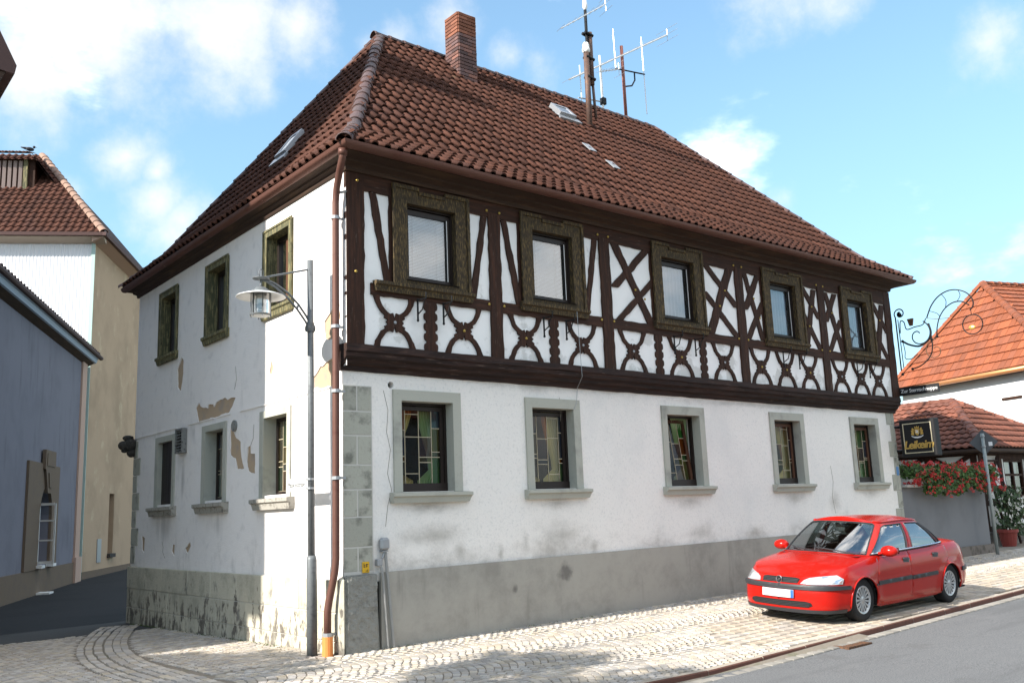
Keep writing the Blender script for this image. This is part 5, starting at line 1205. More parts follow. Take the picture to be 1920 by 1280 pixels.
MB().tube([b, (10.11, 4.3, 12.68)], .04, 10).build('pole', mat('rusty_pole', (.20, .075, .055), .6, .2), A2, True)
yagi(A2, (8.28, 4.3, 11.29), (11.75, 4.2, 13.45), 13, .62, .022)
MB().tube([(9.85, 4.3, 12.02), (10.9, 4.3, 12.16)], .018, 6).build('cross_arm', M['black'], A2); MB().tube([(10.12, 4.3, 11.62), (10.4, 4.3, 11.72), (10.52, 4.3, 11.9), (10.52, 4.3, 12.1)], .02, 6).build('arm_brace', M['black'], A2)
for x, z0, z1 in ((9.87, 12.0, 13.05), (10.88, 11.1, 13.15)): MB().tube([(x, 4.3, z0), (x - .02, 4.3, z1)], .014, 5).build('rod_element', M['alu'], A2)
yagi(A2, (9.30, 4.3, 11.78), (9.95, 4.28, 12.02), 7, .3, .012)
b = Vector((9.35, 4.3, 10.4)); A3 = thing('rod_antenna', 'pair of pale upright rod aerials behind the ridge near the stout mast', 'antenna', b)
MB().tube([b, (9.33, 4.3, 12.2)], .026, 8).build('rod', M['white'], A3); MB().tube([(8.55, 4.3, 10.92), (9.35, 4.3, 11.02)], .016, 6).build('bracket', M['zinc'], A3); MB().bbox(9.30, 9.42, 4.24, 4.36, 10.95, 11.12, .01).build('clamp', M['black'], A3)
MB().tube([(8.66, 4.3, 10.5), (8.64, 4.3, 11.75)], .014, 6).build('rod', M['white'], A3)

# ------------------------------------------------------------------ signs at the right hand corner of the house
M['signblack'] = mat('black_sign_face', (.010, .010, .011), .6); M['gold'] = mat('gold_leaf', (.55, .36, .10), .4, .5); M['cream'] = mat('cream_edge', (.62, .55, .38), .5)
t = thing('brewery_sign', 'square black brewery box sign lettered Leikeim in gold at the corner of the house', 'sign', (13.15, -.5, 2.8))
sx = 13.12; y0, y1, z0, z1 = -.10, -.86, 2.36, 3.13
MB().bbox(sx, sx + .20, y1, y0, z0, z1, .015).build('box', M['signblack'], t)
mb = MB(); sash_frame(mb, lambda a, b_, d: (sx - .001 + d, a, b_), y1 + .075, y0 - .075, z0 + .075, z1 - .075, -.008, .002, .016); mb.build('gold_border', M['cream'], t)
ym = (y0 + y1) / 2
place('lettering', text_mesh('Leikeim', .225, .004, M['gold'], shear=.25, spacing=.9, bold=.006), t, frame_m((sx - .006, ym, 2.60), (0, -1, 0), (0, 0, 1)))
mb = MB()
def fr_(pts): return [(sx - .007, ym - a, 2.86 + b_) for a, b_ in pts]
mb.prism(fr_([(-.05, .07), (.05, .07), (.05, -.01), (.03, -.05), (0, -.07), (-.03, -.05), (-.05, -.01)]), (.006, 0, 0)); mb.build('shield', M['gold'], t)
M['signwhite'] = mat('sign_white', (.7, .7, .7), .5)
MB().prism(fr_([(-.03, .05), (.03, .03), (.03, .01), (-.03, .03)]), (-.003, 0, 0)).prism(fr_([(-.03, .015), (.03, -.005), (.03, -.025), (-.03, -.005)]), (-.003, 0, 0)).prism(fr_([(-.13, -.06), (-.08, -.085), (0, -.095), (.08, -.085), (.13, -.06), (.12, -.085), (.06, -.115), (0, -.122), (-.06, -.115), (-.12, -.085)]), (.004, 0, 0)).build('scroll', M['signwhite'], t)
mb = MB()
for s in (-1, 1):
    mb.prism(fr_([(s * .065, -.055), (s * .075, .02), (s * .06, .06), (s * .085, .095), (s * .11, .085), (s * .105, .05), (s * .13, .04), (s * .12, .0), (s * .135, -.04), (s * .1, -.055)]), (.005, 0, 0))
mb.prism(fr_([(-.045, .08), (-.05, .125), (-.02, .10), (0, .135), (.02, .10), (.05, .125), (.045, .08)]), (.005, 0, 0)); mb.build('crest', M['gold'], t)
for z in (2.5, 3.0): MB().tube([(sx + .1, -.11, z), (sx - .03, .0, z)], .03, 8).build('bracket', M['black'], t)
mb = MB()
for k in range(3): mb.tube([(sx + .1, -.40 - k * .1, z1), (sx + .1, -.40 - k * .1, z1 + .035), (sx + .1, -.44 - k * .1, z1 + .04), (sx + .1, -.46 - k * .1, z1)], .012, 5)
mb.build('top_hook', mat('orange_rust', (.42, .13, .05), .7), t)
t = thing('hanging_board', 'narrow dark board reading Zur Sternschnuppe below the wrought iron bracket', 'sign', (13.25, -.6, 3.75))
MB().box(13.24, 13.28, -.98, -.12, 3.655, 3.835).build('board', M['signblack'], t)
place('lettering', text_mesh('Zur Sternschnuppe', .108, .002, M['signwhite'], spacing=.95), t, frame_m((13.236, -.565, 3.745), (0, -1, 0), (0, 0, 1)))
t = thing('wrought_iron_bracket', 'curly wrought iron bracket with crescent arm and ring above the dark board', 'sign bracket', (13.3, -.2, 4.9))
ix = 13.30
def iron(pts, r, nm, m='black'):
    if 3 <= len(pts) < 14: pts = [tuple(q) for q in crom(pts, 5)]
    return MB().tube([(ix, -a, z) for a, z in pts], r, 6).build(nm, M[m], t, True)
def spiral(c, r0, r1, a0, turns, n=28): return [(c[0] + (r0 + (r1 - r0) * i / n) * math.cos(a0 + turns * 6.283 * i / n), c[1] + (r0 + (r1 - r0) * i / n) * math.sin(a0 + turns * 6.283 * i / n)) for i in range(n + 1)]
iron([(.20, 4.2), (.20, 5.35)], .016, 'upright'); iron([(.26, 4.25), (.25, 5.30)], .010, 'upright')
iron([(.20, 5.35)] + spiral((.30, 5.42), .12, .03, math.pi, -1.3), .014, 'scroll'); MB().ball((ix, -.30, 5.40), .045, 8, 6).build('scroll_eye', M['black'], t, True)
iron([(.27, 5.0), (.30, 5.25), (.38, 5.22), (.42, 5.06), (.60, 5.08), (.78, 5.10), (.86, 5.22)], .012, 'scroll')
iron(spiral((.66, 4.90), .04, .30, .8, 1.05), .013, 'scroll'); iron([(.30, 4.82), (.45, 4.72), (.66, 4.66), (.85, 4.75), (.93, 4.90), (.90, 5.10)], .022, 'scroll')
iron([(.88, 5.22), (1.0, 5.45), (1.17, 5.62), (1.38, 5.70), (1.58, 5.68), (1.76, 5.58), (1.86, 5.42), (1.85, 5.28), (1.78, 5.22)], .013, 'crescent'); iron([(1.05, 4.82), (1.08, 5.0), (1.16, 5.20), (1.30, 5.36), (1.48, 5.44), (1.65, 5.42), (1.78, 5.32)], .013, 'crescent')
for a, b_ in (((1.25, 5.66), (1.30, 5.36)), ((1.60, 5.67), (1.55, 5.44)), ((.95, 5.36), (1.16, 5.20))): iron([a, ((a[0] + b_[0]) / 2 + .05, (a[1] + b_[1]) / 2), b_], .007, 'tie')
iron([(1.80 + .20 * math.cos(a), 4.92 + .20 * math.sin(a)) for a in np.linspace(0, 6.283, 25)], .012, 'ring'); iron([(1.80, 5.12), (1.80, 5.24)], .008, 'link')
MB().ball((ix, -1.78, 4.86), .06, 8, 6, (.5, 1.2, .8)).build('star', M['gold'], t); iron([(.88, 5.22), (1.1, 5.16), (1.35, 5.14)], .006, 'chain', 'rust')
iron([(.93, 4.9), (.93, 4.6), (.85, 4.4), (.65, 4.25), (.45, 4.2)], .014, 'scroll'); iron(spiral((.98, 4.52), .05, .24, 2., -1.1), .010, 'scroll', 'rust'); iron([(.30, 4.85), (.33, 4.6), (.32, 4.45), (.45, 4.42), (.6, 4.5)], .009, 'scroll')
for y, z in ((.3, 4.82), (.45, 4.2), (.22, 4.12), (.93, 4.76), (1.05, 4.8)): MB().ball((ix, -y, z), .032, 7, 5).build('boss', M['black'], t)
MB().prism([(ix - .03, -.50, 5.12), (ix - .03, -.56, 5.12), (ix - .03, -.59, 5.27), (ix - .03, -.46, 5.27)], (.05, 0, 0)).build('goblet', M['rust'], t)

# ------------------------------------------------------------------ grey yard wall with its flower trough, and the sign post
M['greyrender'] = mat('smooth_grey_render', (.175, .178, .185), .9, layers=[dict(s=1.5, c=(.15, .152, .158), lo=.45, hi=.7)], bump=[(120., .25, .004)])
t = thing('yard_wall', 'smooth grey rendered yard wall between the old house and the sign post', 'wall', (15, .2, g(15, 0)))
MB().box(HX + .02, 16.98, .05, .35, g(15, 0) - .2, 1.74).build('wall_face', M['greyrender'], t); MB().box(HX + .03, 17.0, -.02, .048, g(15, 0) - .2, .40).build('plinth', mat('wall_foot', (.17, .145, .125), .9, layers=[dict(s=6., c=(.10, .085, .07), lo=.45, hi=.65)]), t)
MB().bbox(HX + .1, 17.05, -.10, .42, 1.742, 1.80, .008).build('coping', mat('pale_coping', (.42, .39, .35), .85), t)
t = thing('flower_trough', 'long white trough overflowing with red geraniums on top of the grey yard wall', 'flower box', (15, .1, 1.8))
MB().bbox(HX + .35, 16.9, -.02, .24, 1.802, 1.98, .015).build('trough', M['white'], t)
M['leaf'] = mat('geranium_leaf', (.045, .095, .022), .7, rnd=.45, rndcol=(.075, .12, .03)); M['petal'] = mat('red_geranium', (.36, .010, .012), .6, rnd=.3, rndcol=(.45, .025, .02))
lf = MB(); pt = MB()
for k in range(5200):
    u = random.random(); x = HX + .12 + 3.95 * u; a = random.uniform(0, 6.28); bulge = .8 + .45 * math.sin(u * 23) * math.sin(u * 9 + 1)
    r = math.sqrt(random.random()); yy = .06 + .30 * r * math.cos(a) - .06; zz = 2.04 + .215 * r * math.sin(a) * bulge
    if random.random() < .25 and u < .92: yy = -.22 + random.uniform(-.06, .08); zz = random.uniform(1.62, 1.95) - .08 * math.sin(u * 17) - (.12 if .2 < u < .34 else 0); 
    if u < .12 and zz < 1.93: continue
    s = random.uniform(.022, .05); n = Vector((random.gauss(-.2, .5), random.gauss(-.6, .5), random.gauss(.5, .5))).normalized(); e1 = n.orthogonal().normalized(); e2 = n.cross(e1); c = Vector((x, yy, zz))
    lf.add([c + e1 * s, c + e2 * s * .9, c - e1 * s, c - e2 * s * .9], [(0, 1, 2, 3)])
for k in range(250):
    u = random.random(); x = HX + .1 + 4.1 * u; a = random.uniform(-2.6, 2.2); r = random.uniform(.85, 1.1); c = Vector((x, .02 - .33 * r * abs(math.cos(a)), 2.03 + .235 * r * math.sin(a)))
    if random.random() < .25 and u > .12: c = Vector((x, -.3, random.uniform(1.6, 1.9) - (.1 if .2 < u < .34 else 0)))
    for j in range(9):
        p = c + Vector((random.gauss(0, .022), random.gauss(0, .022), random.gauss(0, .02))); s = random.uniform(.012, .024); n = Vector((random.gauss(-.3, .5), -1, random.gauss(.3, .5))).normalized(); e1 = n.orthogonal().normalized(); e2 = n.cross(e1)
        pt.add([p + e1 * s, p + e2 * s, p - e1 * s, p - e2 * s], [(0, 1, 2, 3)])
lf.build('foliage', M['leaf'], t); pt.build('blossoms', M['petal'], t)['kind'] = 'stuff'
px2, py2 = 16.42, -.32; pz = g(px2, py2)
t = thing('sign_post', 'grey steel post with a diamond traffic sign seen from behind', 'traffic sign', (px2, py2, pz))
MB().tube([(px2, py2, pz - .1), (px2 - .0, py2, 2.92)], .038, 12).build('post', mat('galvanised_post', (.27, .30, .29), .55, .3), t, True)
M['signback'] = mat('grey_sign_back', (.085, .09, .095), .6)
pn = Vector((-1, -.35, 0)).normalized(); pr_ = Vector((pn.y, -pn.x, 0)) * -1; cpt = Vector((px2 + .06, py2 + .02, 2.72)); hd = .30
mb = MB(); q = [cpt + pr_ * hd, cpt + Vector((0, 0, hd)), cpt - pr_ * hd, cpt - Vector((0, 0, hd))]; mb.prism([tuple(v) for v in q], tuple(-pn * .012)); mb.build('sign_plate', M['signback'], t)
MB().prism([tuple(cpt + pn * .004 + pr_ * a + Vector((0, 0, b_))) for a, b_ in ((.10, .0), (.18, .0), (.18, -.09), (.10, -.09))], tuple(-pn * .004)).build('sticker', M['signwhite'], t)
for z in (2.62, 2.86): MB().tube([(px2, py2, z - .015), (px2, py2, z + .015)], .05, 10).build('clamp', M['zinc'], t)

# ------------------------------------------------------------------ the half-timbered inn annex behind the yard wall
M['tile_a'] = mat('annex_tile', (.19, .068, .042), .7, rnd=.2, rndcol=(.12, .05, .036)); M['tile_o'] = mat('orange_tile', (.255, .075, .032), .85, rnd=.16, rndcol=(.19, .065, .036), layers=[dict(s=.8, c=(.2, .07, .04), lo=.5, hi=.8, f=.6)])
M['lime'] = mat('lime_white', (.74, .73, .70), .9, bump=[(20., .2, .006)])
M['rubble'] = mat('stone_footing', (.16, .14, .12), .95, layers=[dict(s=5., c=(.08, .07, .06), lo=.45, hi=.6)], bump=[(9., 1., .05)])
AX0, AX1, AY0, AY1, AZ = 19.5, 27.6, 1.25, 8.0, 2.72
AN = thing('inn_annex', 'low half-timbered annex with a hipped red tile roof behind the yard wall', 'house', (23, 4, g(23, 4)))
APL = lambda a, b, d: (AX0 + d, a, b); APR = lambda a, b, d: (a, AY0 + d, b)
win = rectp(20.98, 22.25, 1.40, 2.46)
mb = MB(); wall_sheet(mb, [(AX0, .55), (AX1, .55), (AX1, 2.72), (AX0, 2.72)], [win], APR, .15)
mb.add([(AX0, AY0, .55), (AX0, AY1, .55), (AX0, AY1, 2.72), (AX0, AY0, 2.72)], [(0, 1, 2, 3)]).add([(AX1, AY0, .3), (AX1, AY1, .3), (AX1, AY1, 2.72), (AX1, AY0, 2.72)], [(0, 1, 2, 3)]); mb.build('wall', M['lime'], AN)
MB().bbox(AX0 - .05, AX1, AY0 - .10, AY0 + .3, g(22, 1) - .3, .56, .02).build('footing', M['rubble'], AN)
def abar(a, b, w, side='R', th=.03):
    P = APR if side == 'R' else APL; a, b = Vector(a), Vector(b); d = (b - a).normalized(); n = Vector((-d.y, d.x)) * w / 2
    c = [a + n, b + n, b - n, a - n]; pts = [P(v.x, v.y, -th) for v in c]; off = Vector(P(0, 0, th * .8)) - Vector(P(0, 0, -th)); MB().prism(pts, off).build('timber', M['timber'], AN)
for x in (19.6, 20.75, 22.4, 24., 25.6, 27.4): abar((x, .56), (x, 2.72), .17, th=.034)
for z in (.62, 2.62): abar((AX0, z), (AX1, z), .15)
abar((19.68, 1.30), (27.4, 1.30), .14, th=.026); abar((20.85, 2.52), (22.3, 2.52), .12, th=.026)
for x0, x1 in ((20.85, 22.3), (22.5, 23.9), (24.1, 25.5)): abar((x0, .68), (x1, 1.24), .11, th=.022); abar((x0, 1.24), (x1, .68), .11, th=.018)
for x0, x1 in ((19.7, 20.66), (22.5, 23.9), (24.1, 25.5)): abar((x0, 1.38), (x1, 2.55), .11, th=.022); abar((x1, 1.38), (x0, 2.55), .11, th=.018)
for y in (1.35, 2.6, 4.2, 6.): abar((y, .56), (y, 2.72), .17, 'L', .034)
for z in (.62, 2.62, 1.9): abar((AY0, z), (AY1, z), .14, 'L')
for y0, y1 in ((1.45, 2.5), (2.7, 4.1)): abar((y0, 2.55), (y1, 1.98), .12, 'L', .024); abar((y0, 1.98), (y1, 2.55), .12, 'L', .02)
w = MB(); sash_frame(w, APR, 20.98, 22.25, 1.40, 2.46, .02, .12, .08); slab(w, APR, 21.58, 21.65, 1.48, 2.38, .025, .1); slab(w, APR, 21.06, 21.58, 2.0, 2.06, .025, .1); slab(w, APR, 21.65, 22.17, 2.0, 2.06, .025, .1); slab(w, APR, 21.06, 21.58, 1.66, 1.69, .04, .09); slab(w, APR, 21.65, 22.17, 1.66, 1.69, .04, .09)
w = w.build('window', M['timber'], AN)
for a0, a1 in ((21.06, 21.58), (21.65, 22.17)):
    for b0, b1 in ((1.48, 1.66), (1.69, 2.0), (2.06, 2.38)): MB().add([APR(a0, b0, .07), APR(a1, b0, .07), APR(a1, b1, .07), APR(a0, b1, .07)], [(0, 1, 2, 3)]).build('pane', M['pane'], w)
drape(MB(), APR, 21.0, 22.2, 1.9, 2.4, .2, 0, 40, .03, 7).build('curtain', M['lace'], w)
MB().box(AX0 + .4, AX1 - .4, AY0 + .9, AY0 + .92, .6, 2.7).build('room_back', M['dark'], w)
e = [Vector((19.16, .89, AZ)), Vector((26.2, .89, AZ)), Vector((26.2, 8.3, AZ)), Vector((19.16, 8.3, AZ))]; ap = Vector((22.3, 3.05, 4.32)); ap2 = Vector((22.3, 6.2, 4.32))
mb = MB(); dn = Vector((0, 0, -.03)); mb.add([e[0] + dn, e[1] + dn, ap + dn, e[2] + dn, ap2 + dn, e[3] + dn], [(0, 1, 2), (1, 3, 4, 2), (0, 2, 4, 5), (3, 5, 4)]); mb.add([e[0] - Vector((0, 0, .12)), e[1] - Vector((0, 0, .12)), e[2] - Vector((0, 0, .12)), e[3] - Vector((0, 0, .12))], [(0, 1, 2, 3)])
ra = mb.build('roof', M['batten'], AN); MB().tube([e[3] - Vector((-.02, 0, .06)), e[0] - Vector((-.02, -.02, .06)), e[1] - Vector((0, -.02, .06))], .06, 8).build('eave_board', M['cornice'], AN)
ms1, _ = tile_plane([e[0], e[1], ap], (1, 0, 0), .21, .31); ms2, _ = tile_plane([e[0], ap, ap2, e[3]], (0, -1, 0), .21, .31, start=e[0])
mea = pantile(.21, .345, 'roof_tile', hh=.035, lift=.05, n=7); mea.materials.append(M['tile_a']); emit_pieces('roof_tile', 'roof_tiles', mea, ms1 + ms2, M['tile_a'], ra)
rma = ridge_mesh('ridge_tile', .42, .13); rma.materials.append(M['tile_a'])
for a, b in ((e[0], ap), (e[1], ap), (ap2, ap)): lay_ridge(a, b, rma, ra, step=.34, lift=.02)
# dark wooden trellis with a climbing plant against the annex, and pots
M['trel'] = mat('dark_trellis_wood', (.035, .018, .014), .8)
t = thing('trellis', 'dark wooden ladder trellis leaning on the half-timbered annex behind the sign post', 'trellis', (20.1, 1.0, g(20, 1)))
for x in (19.75, 20.42): MB().tube([(x, .82, g(20, 1)), (x + .02, 1.18, 2.5)], .035, 6).build('rail', M['trel'], t)
for k in range(6): z = .5 + k * .38; y = .82 + .36 * z / 2.5; MB().tube([(19.72, y, z), (20.46, y, z + .01)], .028, 6).build('rung', M['trel'], t)
M['leaf2'] = mat('dark_green_leaf', (.03, .055, .02), .6, rnd=.5, rndcol=(.05, .08, .025)); M['flower_w'] = mat('white_flower', (.6, .58, .52), .7)
t = thing('climbing_plant', 'dark green climbing plant with pale flowers growing up the wooden trellis', 'plant', (19.9, .75, g(20, 1)))
lf = MB(); fl_ = MB()
for k in range(1100):
    z = g(20, 1) + .25 + 1.25 * random.random(); q = math.sin(z * 6) * .25; x = 19.7 + q * .4 + random.gauss(0, .28) + .55 * (z > .7) * random.random() * (z < 1.1); y = .72 + random.gauss(0, .12); s = random.uniform(.025, .06)
    n = Vector((random.gauss(-.3, .5), random.gauss(-.6, .5), random.gauss(.4, .5))).normalized(); e1 = n.orthogonal().normalized(); e2 = n.cross(e1); c = Vector((x, y, z)); lf.add([c + e1 * s * 1.6, c + e2 * s * .6, c - e1 * s * 1.6, c - e2 * s * .6], [(0, 1, 2, 3)])
for k in range(70):
    c = Vector((19.8 + random.gauss(0, .3), .60 + random.gauss(0, .05), random.choice([1.35, 1.25, .75, 1.1]) + random.gauss(0, .1)));
    for j in range(4): p = c + Vector((random.gauss(0, .02), 0, random.gauss(0, .02))); s = .03; fl_.add([p + Vector((s, 0, 0)), p + Vector((0, -.01, s)), p - Vector((s, 0, 0)), p - Vector((0, .01, s))], [(0, 1, 2, 3)])
MB().tube([(19.85, .8, .1), (19.9, .85, .8), (20.1, .95, 1.5)], [.03, .02, .01], 6).build('stem', M['trel'], t); lf.build('foliage', M['leaf2'], t); fl_.build('flowers', M['flower_w'], t)['kind'] = 'stuff'
t = thing('flower_pot', 'red flower pot with dark soil standing below the climbing plant', 'pot', (19.2, .6, g(19, .6)))
MB().lathe([(.001, 0), (.16, 0), (.22, .34), (.25, .35), (.25, .42), (.21, .42), (.2, .36), (.001, .36)], (19.2, .6, g(19, .6)), 16).build('pot', mat('red_pot', (.22, .04, .03), .6), t)

# ------------------------------------------------------------------ white house with the bright orange roof
OZ = 5.6; OA = Vector((28.51, 8.41, OZ)); OB = Vector((25.93, 1.19, OZ)); ou = (OB - OA).normalized(); on_ = Vector((-ou.y, ou.x, 0)); on_ = on_ if on_.x > 0 else -on_
OH = thing('orange_roofed_house', 'white house with a bright orange hipped tile roof down the street', 'house', (28, 5, 0))
apx = (OA + OB) / 2 + on_ * 2.5 + Vector((0, 0, 3.70)) - ou * 1.05; far_ = apx + on_ * 9; OC = OB + on_ * 12; OD = OA + on_ * 12
a, b = OA + on_ * .35 + ou * .35, OB + on_ * .35 - ou * .35; c, d_ = b + on_ * 11, a + on_ * 11; lo = lambda v: Vector((v.x, v.y, -.3)); hi = lambda v: Vector((v.x, v.y, OZ - .02))
mb = MB(); mb.add([lo(a), lo(b), lo(c), lo(d_), hi(a), hi(b), hi(c), hi(d_)], [(0, 1, 5, 4), (1, 2, 6, 5), (2, 3, 7, 6), (3, 0, 4, 7)]); mb.build('wall', mat('bright_white_wall', (.80, .79, .77), .9, bump=[(14., .15, .006)]), OH)
dn = Vector((0, 0, -.03)); mb = MB().add([OA + dn, OB + dn, OC + dn, OD + dn, apx + dn, far_ + dn], [(0, 1, 4), (1, 2, 5, 4), (2, 3, 5), (3, 0, 4, 5)]).add([OA - Vector((0, 0, .15)), OB - Vector((0, 0, .15)), OC - Vector((0, 0, .15)), OD - Vector((0, 0, .15))], [(0, 1, 2, 3)])
ro = mb.build('roof', M['batten'], OH)
def flat_tile(w, L, name, th=.048):
    me = bpy.data.meshes.new(name); n = [(0.004, 0, th + .012), (w - .004, 0, th + .012), (w - .004, L, .012), (.004, L, .012), (.004, 0, .008), (w - .004, 0, .008), (w - .03, 0, th + .026), (w - .03, L, .026)]
    me.from_pydata(n, [], [(0, 6, 7, 3), (6, 1, 2, 7), (4, 5, 1, 6, 0)]); me.update(); return me
ms1, _ = tile_plane([OA, OB, apx], ou, .25, .37); ms2, _ = tile_plane([OB, OC, far_, apx], on_, .25, .37)
meo = flat_tile(.25, .41, 'roof_tile'); meo.materials.append(M['tile_o']); emit_pieces('roof_tile', 'roof_tiles', meo, ms1 + ms2, M['tile_o'], ro)
rmo = ridge_mesh('ridge_tile', .44, .14); rmo.materials.append(M['tile_o'])
for p, q in ((OA, apx), (OB, apx), (apx, far_)): lay_ridge(p, q, rmo, ro, step=.4, lift=.06)
M['gut_o'] = mat('copper_gutter', (.50, .22, .09), .4, .5)
MB().tube([OA - on_ * .06 - Vector((0, 0, .08)), OB - on_ * .06 - Vector((0, 0, .08))], .085, 10).build('gutter', M['gut_o'], OH, True)
q = Vector((26.75, 3.4, 0)); s0 = b + (a - b) * .34; mb = MB(); p = s0 - on_ * .05; p.z = 0
mb.prism([tuple(p + Vector((0, 0, 4.62))), tuple(p - ou * -.8 + Vector((0, 0, 4.62))), tuple(p + ou * .8 + Vector((0, 0, 4.70))), tuple(p + Vector((0, 0, 4.70)))], tuple(on_ * .1)); mb.build('window_ledge', M['timber'], OH)

# ------------------------------------------------------------------ blue-grey house on the lane
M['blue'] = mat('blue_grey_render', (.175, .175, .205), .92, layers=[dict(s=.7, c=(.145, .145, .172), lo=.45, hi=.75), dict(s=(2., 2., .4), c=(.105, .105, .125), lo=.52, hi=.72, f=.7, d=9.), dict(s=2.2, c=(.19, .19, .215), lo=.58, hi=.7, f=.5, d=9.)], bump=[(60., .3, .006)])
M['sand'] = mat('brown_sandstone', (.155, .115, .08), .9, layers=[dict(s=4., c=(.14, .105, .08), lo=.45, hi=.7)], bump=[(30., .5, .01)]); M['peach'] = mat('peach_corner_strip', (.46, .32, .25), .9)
M['eaveblue'] = mat('blue_grey_eave', (.26, .33, .42), .5); M['darktile'] = mat('dark_tile', (.09, .05, .045), .7, rnd=.3)
bu = Vector((.4272, .9042, 0)).normalized(); bn = Vector((.9042, -.4272, 0)).normalized(); B0 = Vector((-1.10, 15.24, 0))
BP = lambda s, z, d: tuple(B0 + bu * s - bn * d + Vector((0, 0, z)))
BH = thing('blue_house', 'tall blue-grey rendered house with an arched stone doorway on the shaded lane', 'house', (0, 17, -.25))
arc_ = lambda c, r, z0, zs: [(c - r, z0), (c + r, z0)] + [(c + r * math.cos(a), zs + r * 1.15 * math.sin(a)) for a in np.linspace(0, math.pi, 13)]
dc = 5.22; door = arc_(dc, .72, .60, 2.0)
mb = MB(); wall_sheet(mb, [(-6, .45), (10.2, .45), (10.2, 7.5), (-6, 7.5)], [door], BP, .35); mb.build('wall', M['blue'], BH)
MB().prism([BP(-6, -.6, -.05), BP(10.15, -.6, -.05), BP(10.15, .46, -.05), BP(-6, .46, -.05)], tuple(-bn * .1)).build('plinth', M['sand'], BH)
mb = MB(); V, Fs = cdt([(1.95, .46), (dc - .8, .46), (dc - .8, .5)] + [], ()) if False else cdt(rectp(3.1, 6.75, .47, 3.46), [arc_(dc, .72, .471, 2.0)] if False else [[(dc - .72, .50), (dc + .72, .50)] + arc_(dc, .72, .6, 2.0)[2:]])
mb.add([BP(a_, b_, -.07) for a_, b_ in V], Fs); n_ = [(dc - .72, .50), (dc + .72, .50)] + arc_(dc, .72, .6, 2.0)[2:]; k_ = len(n_)
mb.add([BP(a_, b_, -.07) for a_, b_ in n_] + [BP(a_, b_, .02) for a_, b_ in n_], [(i, (i + 1) % k_, (i + 1) % k_ + k_, i + k_) for i in range(k_)])
rr_ = rectp(3.1, 6.75, .47, 3.46); mb.add([BP(a_, b_, -.07) for a_, b_ in rr_] + [BP(a_, b_, .0) for a_, b_ in rr_], [(i, (i + 1) % 4, (i + 1) % 4 + 4, i + 4) for i in range(4)])
dw = mb.build('door_surround', M['sand'], BH)
MB().prism([BP(dc - .22, 2.62, -.14), BP(dc + .22, 2.62, -.14), BP(dc + .52, 3.28, -.14), BP(dc + .62, 3.30, -.14), BP(dc + .62, 3.86, -.14), BP(dc - .62, 3.86, -.14), BP(dc - .62, 3.30, -.14), BP(dc - .52, 3.28, -.14)], tuple(-bn * .1)).build('keystone', M['sand'], dw)
MB().prism([BP(dc - .48, 3.40, -.16), BP(dc + .48, 3.40, -.16), BP(dc + .48, 3.76, -.16), BP(dc - .48, 3.76, -.16)], tuple(-bn * .02)).prism([BP(dc - .14, 2.78, -.17), BP(dc + .14, 2.78, -.17), BP(dc + .26, 3.2, -.17), BP(dc - .26, 3.2, -.17)], tuple(-bn * .03)).build('carving', M['peach'], dw).data.materials.__setitem__(0, M['sand'])
wd = MB(); O = .3
for s0_, s1_, z0_, z1_ in ((dc - .68, dc - .60, .62, 2.5), (dc + .60, dc + .68, .62, 2.5), (dc - .04, dc + .04, .62, 2.6), (dc - .6, dc + .6, .62, .70), (dc - .6, dc + .6, 1.0, 1.05), (dc - .6, dc + .6, 1.5, 1.55), (dc - .6, dc + .6, 2.0, 2.06)): wd.prism([BP(s0_, z0_, O), BP(s1_, z0_, O), BP(s1_, z1_, O), BP(s0_, z1_, O)], tuple(-bn * .05))
wd = wd.build('door_frame', M['white'], BH); V, Fs = cdt(arc_(dc, .70, .62, 2.0)); MB().add([BP(a_, b_, O + .06) for a_, b_ in V], Fs).build('pane', M['pane'], wd); MB().add([BP(dc - .7, .5, O + .3), BP(dc + .7, .5, O + .3), BP(dc + .7, 2.9, O + .3), BP(dc - .7, 2.9, O + .3)], [(0, 1, 2, 3)]).build('door_shadow', M['dark'], wd)
lf_ = MB(); hinge = Vector(BP(dc - .62, 0, .0)); od = (-bn * -.6 + bu * -.25).normalized()     # open white casement
def op(a_, z_): return tuple(hinge + od * a_ + Vector((0, 0, z_)))
for a0_, a1_, z0_, z1_ in ((0, .06, .62, 2.4), (.50, .56, .62, 2.3), (.06, .5, .62, .69), (.06, .5, 1.25, 1.29), (.06, .5, 1.8, 1.84), (.06, .5, 2.25, 2.32)): lf_.prism([op(a0_, z0_), op(a1_, z0_), op(a1_, z1_), op(a0_, z1_)], tuple(bu * .04))
lf_.build('door_leaf', M['white'], BH)
for s in (dc - .66, dc + .70): MB().prism([BP(s - .2, .50, -.22), BP(s + .2, .50, -.22), BP(s + .2, .58, -.22), BP(s - .2, .58, -.22)], tuple(-bn * .2)).build('sill_block', M['white'], BH)
t = tag(MB().prism([BP(4.6, -.27, -.40), BP(5.1, -.27, -.40), BP(5.1, -.18, -.40), BP(4.6, -.18, -.40)], tuple(-bn * .35)).prism([BP(4.7, -.38, -.36), BP(5.0, -.38, -.36), BP(5.0, -.271, -.36), BP(4.7, -.271, -.36)], tuple(-bn * .3)).build('door_step', M['white']), 'small white step block at the foot of the blue-grey house', 'step')
MB().prism([BP(9.5, -.4, -.06), BP(10.21, -.4, -.06), BP(10.21, 7.3, -.06), BP(9.5, 7.3, -.06)], tuple(-bn * .12)).build('corner_strip', M['peach'], BH); MB().prism([BP(9.4, -.6, -.12), BP(10.32, -.6, -.12), BP(10.32, .62, -.12), BP(9.4, .62, -.12)], tuple(-bn * .2)).build('corner_base', M['peach'], BH)
ez0, ez1 = 7.28, 7.42
